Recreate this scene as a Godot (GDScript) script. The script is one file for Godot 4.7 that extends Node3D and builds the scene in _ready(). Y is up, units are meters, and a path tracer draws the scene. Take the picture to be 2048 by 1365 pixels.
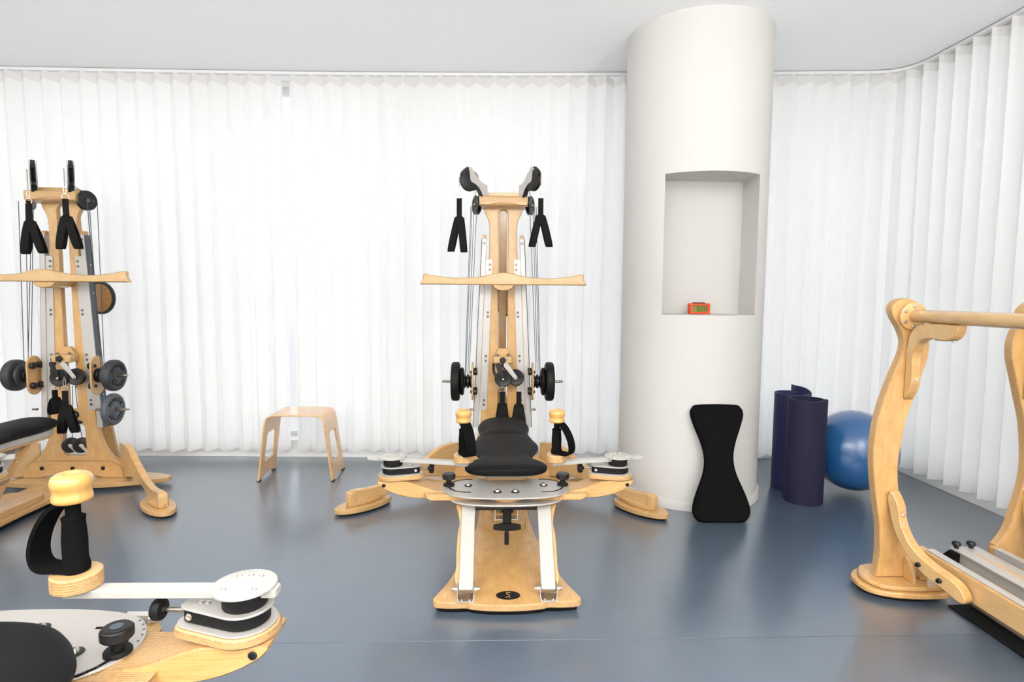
extends Node3D

const CEIL := 2.885
var M := {}
var rng := RandomNumberGenerator.new()


# ------------------------------------------------------------------ setup
func _ready() -> void:
	rng.seed = 7
	make_camera_and_light()
	make_materials()
	room()
	curtains()
	machines()
	stretch_frame()
	small_things()


func make_camera_and_light() -> void:
	var cam := Camera3D.new()
	cam.name = "camera"
	cam.fov = rad_to_deg(2.0 * atan(682.5 / 1150.0))
	cam.position = Vector3(0, 1.28, 0)
	cam.rotation = Vector3(-atan(94.0 / 1150.0), -deg_to_rad(1.8), 0.0066)
	cam.near = 0.05
	cam.far = 100.0
	cam.current = true
	add_child(cam)
	var sky_mat := ProceduralSkyMaterial.new()
	sky_mat.sky_top_color = Color(0.94, 0.965, 1.0)
	sky_mat.sky_horizon_color = Color(0.95, 0.97, 1.0)
	sky_mat.ground_horizon_color = Color(0.88, 0.89, 0.91)
	sky_mat.ground_bottom_color = Color(0.72, 0.73, 0.75)
	sky_mat.sky_energy_multiplier = SKY_ENERGY
	sky_mat.ground_energy_multiplier = SKY_ENERGY
	var sky := Sky.new()
	sky.sky_material = sky_mat
	var env := Environment.new()
	env.background_mode = Environment.BG_SKY
	env.sky = sky
	env.tonemap_mode = Environment.TONE_MAPPER_LINEAR
	env.tonemap_exposure = 1.2
	env.sdfgi_enabled = true
	env.ssao_enabled = true
	env.ssil_enabled = true
	var we := WorldEnvironment.new()
	we.name = "world_environment"
	we.environment = env
	add_child(we)


const SKY_ENERGY := 1.2
const LAMP_ENERGY := 1.5
const UPLIGHT_ENERGY := 14.2


# ------------------------------------------------------------------ geometry helper
class Geo:
	var v := [PackedVector3Array(), PackedVector3Array()]
	var n := [PackedVector3Array(), PackedVector3Array()]
	var u := [PackedVector2Array(), PackedVector2Array()]
	var t := Transform3D.IDENTITY
	var s := 0

	func tri(a: Vector3, b: Vector3, c: Vector3, na: Vector3, nb: Vector3, nc: Vector3, ua := Vector2.ZERO, ub := Vector2.ZERO, uc := Vector2.ZERO) -> void:
		var A: Vector3 = t * a
		var B: Vector3 = t * b
		var C: Vector3 = t * c
		var NA: Vector3 = t.basis * na
		var NB: Vector3 = t.basis * nb
		var NC: Vector3 = t.basis * nc
		if (B - A).cross(C - A).dot(NA + NB + NC) > 0.0:
			v[s].append_array([A, C, B])
			n[s].append_array([NA, NC, NB])
			u[s].append_array([ua, uc, ub])
		else:
			v[s].append_array([A, B, C])
			n[s].append_array([NA, NB, NC])
			u[s].append_array([ua, ub, uc])

	func quad(a: Vector3, b: Vector3, c: Vector3, d: Vector3, na: Vector3, nb: Vector3, nc: Vector3, nd: Vector3, ua := Vector2.ZERO, ub := Vector2.ZERO, uc := Vector2.ZERO, ud := Vector2.ZERO) -> void:
		tri(a, b, c, na, nb, nc, ua, ub, uc)
		tri(a, c, d, na, nc, nd, ua, uc, ud)

	static func area(c: PackedVector2Array) -> float:
		var r := 0.0
		for i in c.size():
			r += c[i].cross(c[(i + 1) % c.size()])
		return r / 2

	# extrude an outline (with holes) along z, edges rounded by bev; sides go to slot 1 when edge is true
	func prism(outline: PackedVector2Array, z0: float, z1: float, bev := 0.002, holes := [], grain := 0, edge := true, cut := 0.0) -> void:
		var cs := []
		var all := [outline] + holes
		for k in all.size():
			var c: PackedVector2Array = all[k].duplicate()
			if (area(c) > 0) != (k == 0):
				c.reverse()
			cs.append(c)
		var insets := []
		for c in cs:
			var m: int = c.size()
			var en := PackedVector2Array()
			for i in m:
				var d: Vector2 = (c[(i + 1) % m] - c[i]).normalized()
				en.append(Vector2(d.y, -d.x))
			var ins := PackedVector2Array()
			for i in m:
				var a: Vector2 = en[(i + m - 1) % m]
				var b: Vector2 = en[i]
				var mm := (a + b).normalized()
				ins.append(c[i] - mm * bev / maxf(0.4, mm.dot(b)))
			insets.append(ins)
			var keep := s
			s = 1 if edge else s
			var run := 0.0
			for i in m:
				var j := (i + 1) % m
				var na: Vector2 = en[i]
				var nb: Vector2 = en[i]
				if en[(i + m - 1) % m].dot(en[i]) > 0.72:
					na = (en[(i + m - 1) % m] + en[i]).normalized()
				if en[j].dot(en[i]) > 0.72:
					nb = (en[j] + en[i]).normalized()
				var l: float = c[i].distance_to(c[j])
				var n3a := Vector3(na.x, na.y, 0)
				var n3b := Vector3(nb.x, nb.y, 0)
				var p := c[i] as Vector2
				var q := c[j] as Vector2
				quad(Vector3(p.x, p.y, z0 + bev), Vector3(q.x, q.y, z0 + bev), Vector3(q.x, q.y, z1 - bev), Vector3(p.x, p.y, z1 - bev), n3a, n3b, n3b, n3a, Vector2(run, z0), Vector2(run + l, z0), Vector2(run + l, z1), Vector2(run, z1))
				if bev > 0:
					var pi := ins[i]
					var qi := ins[j]
					for w in [[z0 + bev, z0, -1.0], [z1 - bev, z1, 1.0]]:
						var cn := Vector3(0, 0, w[2])
						quad(Vector3(p.x, p.y, w[0]), Vector3(q.x, q.y, w[0]), Vector3(qi.x, qi.y, w[1]), Vector3(pi.x, pi.y, w[1]), n3a, n3b, cn, cn, Vector2(run, w[0]), Vector2(run + l, w[0]), Vector2(run + l, w[1]), Vector2(run, w[1]))
				run += l
			s = keep
		var pieces := [insets[0]]
		if holes.size():
			var big := 50.0
			pieces = []
			for side in [PackedVector2Array([Vector2(cut - big, -big), Vector2(cut, -big), Vector2(cut, big), Vector2(cut - big, big)]), PackedVector2Array([Vector2(cut, -big), Vector2(cut + big, -big), Vector2(cut + big, big), Vector2(cut, big)])]:
				var part: Array = Geometry2D.intersect_polygons(insets[0], side)
				for k in range(1, insets.size()):
					var nxt := []
					for q in part:
						nxt += Geometry2D.clip_polygons(q, insets[k])
					part = nxt
				pieces += part
		for pc in pieces:
			var idx := Geometry2D.triangulate_polygon(pc)
			if idx.size() == 0:
				var alt: Array = Geometry2D.offset_polygon(cs[0], -bev)
				if alt.size():
					pc = alt[0]
					idx = Geometry2D.triangulate_polygon(pc)
				if idx.size() == 0:
					print("CAP FAILED ", pc.size(), " ", pc[0])
			for i in range(0, idx.size(), 3):
				var a: Vector2 = pc[idx[i]]
				var b: Vector2 = pc[idx[i + 1]]
				var c: Vector2 = pc[idx[i + 2]]
				var ga := Vector2(a.y, a.x) if grain else a
				var gb := Vector2(b.y, b.x) if grain else b
				var gc := Vector2(c.y, c.x) if grain else c
				for z in [z0, z1]:
					var nn := Vector3(0, 0, -1 if z == z0 else 1)
					tri(Vector3(a.x, a.y, z), Vector3(b.x, b.y, z), Vector3(c.x, c.y, z), nn, nn, nn, ga, gb, gc)

	func box(c: Vector3, d: Vector3, bev := 0.002, grain := 0, edge := false) -> void:
		var o := PackedVector2Array()
		var x := d.x / 2
		var y := d.y / 2
		var r := minf(bev, minf(x, y) * 0.8)
		for k in [[1, 1, 0], [-1, 1, 1], [-1, -1, 2], [1, -1, 3]]:
			for a in [0.0, 0.5, 1.0]:
				var w: float = (k[2] + a) * PI / 2
				o.append(Vector2(c.x + k[0] * (x - r) + r * cos(w), c.y + k[1] * (y - r) + r * sin(w)))
		prism(o, c.z - d.z / 2, c.z + d.z / 2, minf(r, d.z * 0.4), [], grain, edge)

	# revolve (radius, height) pairs, listed from the bottom up, round the y axis
	func lathe(pr: Array, segs := 32, a0 := 0.0, a1 := TAU) -> void:
		var m := pr.size() - 1
		var en := []
		for i in m:
			var d: Vector2 = (pr[i + 1] - pr[i]).normalized()
			en.append(Vector2(d.y, -d.x))
		var run := 0.0
		for i in m:
			var na: Vector2 = en[i]
			var nb: Vector2 = en[i]
			if i > 0 and en[i - 1].dot(en[i]) > 0.72:
				na = (en[i - 1] + en[i]).normalized()
			if i < m - 1 and en[i + 1].dot(en[i]) > 0.72:
				nb = (en[i + 1] + en[i]).normalized()
			var p: Vector2 = pr[i]
			var q: Vector2 = pr[i + 1]
			var l := p.distance_to(q)
			for k in segs:
				var w0 := lerpf(a0, a1, float(k) / segs)
				var w1 := lerpf(a0, a1, float(k + 1) / segs)
				var e0 := Vector3(cos(w0), 0, sin(w0))
				var e1 := Vector3(cos(w1), 0, sin(w1))
				var A := e0 * p.x + Vector3.UP * p.y
				var B := e1 * p.x + Vector3.UP * p.y
				var C := e1 * q.x + Vector3.UP * q.y
				var D := e0 * q.x + Vector3.UP * q.y
				var r := maxf(p.x, q.x)
				var uv := [Vector2(w0 * r, run), Vector2(w1 * r, run), Vector2(w1 * r, run + l), Vector2(w0 * r, run + l)]
				var NA := e0 * na.x + Vector3.UP * na.y
				var NB := e1 * na.x + Vector3.UP * na.y
				var NC := e1 * nb.x + Vector3.UP * nb.y
				var ND := e0 * nb.x + Vector3.UP * nb.y
				if p.x < 1e-5:
					tri(A, C, D, NA, NC, ND, uv[0], uv[2], uv[3])
				elif q.x < 1e-5:
					tri(A, B, C, NA, NB, NC, uv[0], uv[1], uv[2])
				else:
					quad(A, B, C, D, NA, NB, NC, ND, uv[0], uv[1], uv[2], uv[3])
			run += l

	# a solid disc or cylinder of radius r from y0 to y1 with rounded rims
	func disc(r: float, y0: float, y1: float, bev := 0.002, segs := 32) -> void:
		bev = minf(bev, (y1 - y0) * 0.45)
		var b3 := bev * 0.3
		lathe([Vector2(0, y0), Vector2(r - bev, y0), Vector2(r - b3, y0 + b3), Vector2(r, y0 + bev), Vector2(r, y1 - bev), Vector2(r - b3, y1 - b3), Vector2(r - bev, y1), Vector2(0, y1)], segs)

	func tube(pts: Array, r: float, segs := 8, closed := false) -> void:
		var m := pts.size()
		var side := Vector3.ZERO
		var rings := []
		for i in m:
			var a: Vector3 = pts[(i + m - 1) % m] if closed or i > 0 else pts[0]
			var b: Vector3 = pts[(i + 1) % m] if closed or i < m - 1 else pts[m - 1]
			var T := (b - a).normalized()
			if side == Vector3.ZERO:
				side = T.cross(Vector3(0.31, 0.8, 0.52)).normalized()
			side = (side - T * side.dot(T)).normalized()
			var up := T.cross(side)
			var ring := []
			for k in segs + 1:
				var w := TAU * k / segs
				ring.append(side * cos(w) + up * sin(w))
			rings.append(ring)
		var last := m if closed else m - 1
		for i in last:
			var j := (i + 1) % m
			for k in segs:
				var p: Vector3 = pts[i]
				var q: Vector3 = pts[j]
				quad(p + rings[i][k] * r, p + rings[i][k + 1] * r, q + rings[j][k + 1] * r, q + rings[j][k] * r, rings[i][k], rings[i][k + 1], rings[j][k + 1], rings[j][k])
		if not closed:
			for e in [[0, 1], [m - 1, m - 2]]:
				var c: Vector3 = pts[e[0]]
				var nn: Vector3 = (c - pts[e[1]]).normalized()
				for k in segs:
					tri(c, c + rings[e[0]][k] * r, c + rings[e[0]][k + 1] * r, nn, nn, nn)

	# closed rings of points -> a smooth skin, ends fanned shut
	func loft(rings: Array, caps := true) -> void:
		var m := rings.size()
		var k: int = rings[0].size()
		var nn := []
		for i in m:
			var c := Vector3.ZERO
			for p in rings[i]:
				c += p
			c /= k
			var row := PackedVector3Array()
			var good := 0.0
			for j in k:
				var d1: Vector3 = rings[mini(i + 1, m - 1)][j] - rings[maxi(i - 1, 0)][j]
				var d2: Vector3 = rings[i][(j + 1) % k] - rings[i][(j + k - 1) % k]
				var q := d1.cross(d2).normalized()
				good += q.dot(rings[i][j] - c)
				row.append(q)
			if good < 0:
				for j in k:
					row[j] = -row[j]
			nn.append(row)
		for i in m - 1:
			for j in k:
				var l := (j + 1) % k
				quad(rings[i][j], rings[i][l], rings[i + 1][l], rings[i + 1][j], nn[i][j], nn[i][l], nn[i + 1][l], nn[i + 1][j])
		if caps:
			for e in [[0, 1], [m - 1, m - 2]]:
				var c := Vector3.ZERO
				var c2 := Vector3.ZERO
				for j in k:
					c += rings[e[0]][j] / k
					c2 += rings[e[1]][j] / k
				var w := (c - c2).normalized()
				for j in k:
					tri(c, rings[e[0]][j], rings[e[0]][(j + 1) % k], w, w, w)

	# a flat band along a path, w wide along wd and th thick
	func band(pts: Array, wd: Vector3, w: float, th: float) -> void:
		var m := pts.size()
		var c := []
		var nr := []
		var run := [0.0]
		for i in m:
			var T: Vector3 = (pts[mini(i + 1, m - 1)] - pts[maxi(i - 1, 0)]).normalized()
			var W := (wd - T * wd.dot(T)).normalized()
			var N := T.cross(W)
			var p: Vector3 = pts[i]
			c.append([p + W * w / 2 + N * th / 2, p - W * w / 2 + N * th / 2, p - W * w / 2 - N * th / 2, p + W * w / 2 - N * th / 2])
			nr.append([N, -W, -N, W])
			if i > 0:
				run.append(run[i - 1] + p.distance_to(pts[i - 1]))
		for i in m - 1:
			for f in 4:
				var g := (f + 1) % 4
				var x0 := 0.0 if f % 2 else w
				quad(c[i][f], c[i][g], c[i + 1][g], c[i + 1][f], nr[i][f], nr[i][f], nr[i + 1][f], nr[i + 1][f], Vector2(0, run[i]), Vector2(x0, run[i]), Vector2(x0, run[i + 1]), Vector2(0, run[i + 1]))
		for e in [[0, 1], [m - 1, m - 2]]:
			var w2: Vector3 = (pts[e[0]] - pts[e[1]]).normalized()
			quad(c[e[0]][0], c[e[0]][1], c[e[0]][2], c[e[0]][3], w2, w2, w2, w2)

	func mesh(mats: Array) -> ArrayMesh:
		var out := ArrayMesh.new()
		for k in 2:
			if v[k].size() == 0:
				continue
			var arr := []
			arr.resize(Mesh.ARRAY_MAX)
			arr[Mesh.ARRAY_VERTEX] = v[k]
			arr[Mesh.ARRAY_NORMAL] = n[k]
			arr[Mesh.ARRAY_TEX_UV] = u[k]
			var st := SurfaceTool.new()
			st.create_from_arrays(arr)
			st.index()
			st.set_material(mats[mini(k, mats.size() - 1)])
			st.commit(out)
		return out


# outlines
func spline(pts: Array, per := 6, closed := true) -> PackedVector2Array:
	var o := PackedVector2Array()
	var m := pts.size()
	for i in (m if closed else m - 1):
		var a: Vector2 = pts[(i + m - 1) % m] if closed or i > 0 else pts[0]
		var b: Vector2 = pts[i]
		var c: Vector2 = pts[(i + 1) % m]
		var d: Vector2 = pts[(i + 2) % m] if closed or i < m - 2 else pts[m - 1]
		if b.distance_to(c) < 1e-5:
			continue
		for k in per:
			o.append(b.cubic_interpolate(c, a, d, float(k) / per))
	if not closed:
		o.append(pts[m - 1])
	return o


func path3(pts: Array, per := 5) -> Array:
	var o := []
	var m := pts.size()
	for i in m - 1:
		for k in per:
			o.append((pts[i] as Vector3).cubic_interpolate(pts[i + 1], pts[maxi(i - 1, 0)], pts[mini(i + 2, m - 1)], float(k) / per))
	o.append(pts[m - 1])
	return o


func fillet(pts: Array, r: float, per := 5) -> PackedVector2Array:
	var o := PackedVector2Array()
	var m := pts.size()
	for i in m:
		var p: Vector2 = pts[i]
		var a: Vector2 = pts[(i + m - 1) % m] - p
		var b: Vector2 = pts[(i + 1) % m] - p
		var k := minf(r, minf(a.length(), b.length()) * 0.49)
		var s := p + a.normalized() * k
		var e := p + b.normalized() * k
		for j in per + 1:
			var f := float(j) / per
			o.append(s.lerp(p, f).lerp(p.lerp(e, f), f))
	return o


func mirror(half: Array) -> Array:   # right half, from the top down; the left half follows
	var o := half.duplicate()
	for i in range(half.size() - 1, -1, -1):
		if absf(half[i].x) > 1e-5:
			o.append(Vector2(-half[i].x, half[i].y))
	return o


func oval(c: Vector2, a: float, b: float, segs := 32, turn := 0.0) -> PackedVector2Array:
	var o := PackedVector2Array()
	for i in segs:
		var w := TAU * i / segs
		o.append(c + Vector2(cos(w) * a, sin(w) * b).rotated(turn))
	return o


func stadium(a: Vector2, b: Vector2, ra: float, rb: float, segs := 14) -> PackedVector2Array:   # hull of two circles
	var o := PackedVector2Array()
	var d := b - a
	var base := d.angle()
	var w := acos(clampf((ra - rb) / d.length(), -1, 1))
	for i in segs + 1:
		var t := lerpf(base - w, base + w, float(i) / segs)
		o.append(b + Vector2(cos(t), sin(t)) * rb)
	for i in segs + 1:
		var t := lerpf(base + w, base + TAU - w, float(i) / segs)
		o.append(a + Vector2(cos(t), sin(t)) * ra)
	return o


func v2(a: Array) -> Array:
	var o := []
	for i in range(0, a.size(), 2):
		o.append(Vector2(a[i], a[i + 1]))
	return o


# frames: local x, y, z of a shape given as world directions
func frame(x: Vector3, y: Vector3, o: Vector3) -> Transform3D:
	x = x.normalized()
	var z := x.cross(y).normalized()
	return Transform3D(Basis(x, z.cross(x), z), o)


func plan(y: float) -> Transform3D:   # outline (x, z) extruded downwards from y: local z points down
	return Transform3D(Basis(Vector3(1, 0, 0), Vector3(0, 0, 1), Vector3(0, -1, 0)), Vector3(0, y, 0))


func side(x: float) -> Transform3D:   # outline (z, y) extruded along x
	return Transform3D(Basis(Vector3(0, 0, 1), Vector3(0, 1, 0), Vector3(-1, 0, 0)), Vector3(x, 0, 0))


func axis_at(o: Vector3, d: Vector3) -> Transform3D:   # local y along d
	d = d.normalized()
	var x := d.cross(Vector3(0, 0, 1) if absf(d.z) < 0.9 else Vector3(0, 1, 0)).normalized()
	return Transform3D(Basis(x, d, x.cross(d)), o)


# ------------------------------------------------------------------ scene tree
var taken := {}


func numbered(parent: Node, called: String) -> String:
	var key := str(parent.get_instance_id()) + called
	var k: int = taken.get(key, 0)
	taken[key] = k + 1
	return called if k == 0 else "%s_%03d" % [called, k]


func part(parent: Node, called: String, g: Geo, mats) -> MeshInstance3D:
	var o := MeshInstance3D.new()
	o.mesh = g.mesh(mats if mats is Array else [mats])
	o.name = numbered(parent, called)
	parent.add_child(o, true)
	return o


func thing(called: String, label: String, category: String, at := Vector3.ZERO, turn := 0.0, group := "") -> Node3D:
	var o := Node3D.new()
	o.name = numbered(self, called)
	add_child(o, true)
	o.position = at
	o.rotation.y = turn
	o.set_meta("label", label)
	o.set_meta("category", category)
	if group:
		o.set_meta("group", group)
	return o


func setting(called: String) -> Node3D:
	var o := Node3D.new()
	o.name = called
	add_child(o, true)
	o.set_meta("kind", "structure")
	return o


func structure(called: String, g: Geo, mats) -> MeshInstance3D:
	var o := part(self, called, g, mats)
	o.set_meta("kind", "structure")
	return o


# ------------------------------------------------------------------ materials
func mat(color: Color, rough: float, metal := 0.0, spec := 0.5) -> StandardMaterial3D:
	var m := StandardMaterial3D.new()
	m.albedo_color = color
	m.roughness = rough
	m.metallic = metal
	m.metallic_specular = spec
	return m


func noise(freq: float, oct := 3, sd := 1) -> FastNoiseLite:
	var f := FastNoiseLite.new()
	f.noise_type = FastNoiseLite.TYPE_SIMPLEX_SMOOTH
	f.frequency = freq
	f.fractal_octaves = oct
	f.seed = sd
	return f


func tex(w: int, h: int, f: Callable) -> ImageTexture:
	var im := Image.create(w, h, true, Image.FORMAT_RGB8)
	for y in h:
		for x in w:
			im.set_pixel(x, y, f.call(x, y))
	im.generate_mipmaps()
	return ImageTexture.create_from_image(im)


func ring_noise(f: FastNoiseLite, x: float, y: float, w: float, h: float, sx: float, sy: float) -> float:   # tiles
	var a := x / w * TAU
	var b := y / h * TAU
	return f.get_noise_3d(cos(a) * sx + 31.0, sin(a) * sx + cos(b) * sy, sin(b) * sy + 11.0)


func wood(base: Color, dark: Color, sd: int, amount := 1.0) -> ImageTexture:
	var f1 := noise(1.0, 3, sd)
	var f2 := noise(1.0, 2, sd + 5)
	return tex(384, 384, func(x, y):
		var s := ring_noise(f1, x, y, 384, 384, 9.0, 0.5) * 0.55 + ring_noise(f2, x, y, 384, 384, 26.0, 0.9) * 0.35 + ring_noise(f2, x, y, 384, 384, 1.2, 0.8) * 0.5
		return base.lerp(dark, clampf(0.42 + s * 0.75 * amount, 0, 1)))


func make_materials() -> void:
	M.wall = mat(Color(0.925, 0.922, 0.915), 0.75, 0, 0.3)
	M.column = mat(Color(0.81, 0.803, 0.79), 0.75, 0, 0.3)
	M.ceiling = mat(Color(0.965, 0.97, 0.975), 0.85, 0, 0.2)
	var fl := noise(1.0, 4, 3)
	var ff := noise(1.0, 2, 9)
	M.floor = mat(Color.WHITE, 0.28, 0, 0.7)
	M.floor.clearcoat_enabled = true
	M.floor.clearcoat = 1.0
	M.floor.clearcoat_roughness = 0.24
	M.floor.albedo_texture = tex(512, 512, func(x, y):
		var s := ring_noise(fl, x, y, 512, 512, 1.2, 1.2) * 0.012 + ring_noise(ff, x, y, 512, 512, 60.0, 60.0) * 0.006
		return Color(0.315 + s, 0.37 + s, 0.435 + s))
	M.floor.uv1_triplanar = true
	M.floor.uv1_world_triplanar = true
	M.floor.uv1_scale = Vector3(0.7, 0.7, 0.7)
	# curtains
	M.cloth = mat(Color(0.94, 0.94, 0.935), 0.9, 0, 0.1)
	M.cloth.backlight_enabled = true
	M.cloth.backlight = Color(1.0, 0.995, 0.985)
	M.cloth.cull_mode = BaseMaterial3D.CULL_DISABLED
	M.tape = mat(Color(0.90, 0.89, 0.875), 0.9, 0, 0.1)
	M.tape.backlight_enabled = true
	M.tape.backlight = Color(0.8, 0.8, 0.8)
	M.tape.cull_mode = BaseMaterial3D.CULL_DISABLED
	M.glass = mat(Color(0.95, 0.98, 0.98, 0.05), 0.02)
	M.glass.transparency = BaseMaterial3D.TRANSPARENCY_ALPHA
	M.frame = mat(Color(0.88, 0.88, 0.88), 0.5)
	# birch plywood, clear lacquer
	M.face = mat(Color.WHITE, 0.36)
	M.face.albedo_texture = wood(Color(0.835, 0.675, 0.435), Color(0.755, 0.565, 0.325), 21)
	M.face.uv1_scale = Vector3(2.4, 2.4, 1)
	M.face.clearcoat_enabled = true
	M.face.clearcoat = 0.8
	M.face.clearcoat_roughness = 0.16
	M.pale = M.face.duplicate()
	M.pale.albedo_texture = wood(Color(0.835, 0.695, 0.485), Color(0.765, 0.605, 0.395), 33, 0.8)
	M.warm = M.face.duplicate()
	M.warm.albedo_texture = wood(Color(0.77, 0.60, 0.38), Color(0.67, 0.48, 0.27), 45)
	var fe := noise(1.0, 2, 77)
	M.edge = mat(Color.WHITE, 0.4)
	M.edge.albedo_texture = tex(256, 128, func(x, y):
		var layer := int(y / 12.8)
		var s := ring_noise(fe, x, layer * 40.0, 256, 1000, 7.0, 12.0) * 0.25 + ring_noise(fe, x, y, 256, 128, 30.0, 8.0) * 0.15
		var line := 0.30 if int(y) % 13 == 0 else 0.0
		return Color(0.83, 0.68, 0.47).lerp(Color(0.50, 0.34, 0.19), clampf((0.40 if layer % 2 else 0.02) + s + line, 0, 1)))
	M.edge.uv1_scale = Vector3(2.0, 32.0, 1)
	M.edge.clearcoat_enabled = true
	M.edge.clearcoat = 0.3
	M.edge.clearcoat_roughness = 0.2
	M.knobwood = mat(Color(0.82, 0.62, 0.335), 0.22)
	M.knobwood.clearcoat_enabled = true
	M.knobwood.clearcoat = 0.7
	M.knobwood.clearcoat_roughness = 0.08
	M.stool = M.pale.duplicate()
	M.stool.albedo_texture = wood(Color(0.91, 0.75, 0.56), Color(0.84, 0.635, 0.43), 51, 0.7)
	# metals and plastics
	M.alu = mat(Color(0.77, 0.755, 0.735), 0.40, 0.4)
	M.white = mat(Color(0.70, 0.692, 0.67), 0.36, 0.0)
	M.chrome = mat(Color(0.85, 0.83, 0.8), 0.22, 0.95)
	M.steel = mat(Color(0.55, 0.52, 0.48), 0.3, 0.85)
	M.black = mat(Color(0.075, 0.075, 0.08), 0.36)
	M.matte = mat(Color(0.075, 0.075, 0.077), 0.55, 0, 0.35)
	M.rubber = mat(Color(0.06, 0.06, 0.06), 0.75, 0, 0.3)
	M.iron = mat(Color(0.19, 0.20, 0.22), 0.5)
	M.slate = mat(Color(0.30, 0.325, 0.36), 0.5)
	M.pad = mat(Color(0.045, 0.048, 0.057), 0.58, 0, 0.28)
	M.pad.rim_enabled = true
	M.pad.rim = 0.05
	M.pad.rim_tint = 0.2
	M.black_cloth = mat(Color(0.075, 0.075, 0.075), 0.9, 0, 0.12)
	M.webbing = mat(Color(0.10, 0.098, 0.095), 0.75, 0, 0.25)
	M.rope = mat(Color(0.23, 0.24, 0.27), 0.6)
	M.mat_blue = mat(Color(0.155, 0.165, 0.31), 0.55, 0, 0.4)
	M.mat_navy = mat(Color(0.14, 0.135, 0.225), 0.7, 0, 0.35)
	M.ball = mat(Color(0.15, 0.36, 0.58), 0.26)
	M.ball.clearcoat_enabled = true
	M.ball.clearcoat = 0.9
	M.ball.clearcoat_roughness = 0.2
	M.orange = mat(Color(0.90, 0.28, 0.12), 0.4)
	M.lcd = mat(Color(0.50, 0.50, 0.22), 0.25)
	M.digit = mat(Color(0.16, 0.17, 0.08), 0.4)
	M.gold = mat(Color(0.78, 0.62, 0.32), 0.4, 0.3)
	M.lamp = mat(Color(1, 1, 1), 0.6)
	M.lamp.emission_enabled = true
	M.lamp.emission = Color(1.0, 0.95, 0.88)
	M.lamp.emission_energy_multiplier = 3.0


# ------------------------------------------------------------------ the room
func slab(called: String, x0: float, x1: float, y0: float, y1: float, z0: float, z1: float, m) -> MeshInstance3D:
	var g := Geo.new()
	g.box(Vector3((x0 + x1) / 2, (y0 + y1) / 2, (z0 + z1) / 2), Vector3(x1 - x0, y1 - y0, z1 - z0), 0.001)
	return structure(called, g, m)


func box_part(parent: Node, called: String, x0: float, x1: float, y0: float, y1: float, z0: float, z1: float, m) -> MeshInstance3D:
	var g := Geo.new()
	g.box(Vector3((x0 + x1) / 2, (y0 + y1) / 2, (z0 + z1) / 2), Vector3(x1 - x0, y1 - y0, z1 - z0), 0.002)
	return part(parent, called, g, m)


const BACK := [-6.4, -4.51, -2.69, -4.497, -1.16, -4.456, 0.3, -4.408, 2.06, -4.385, 2.99, -4.38]


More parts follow.
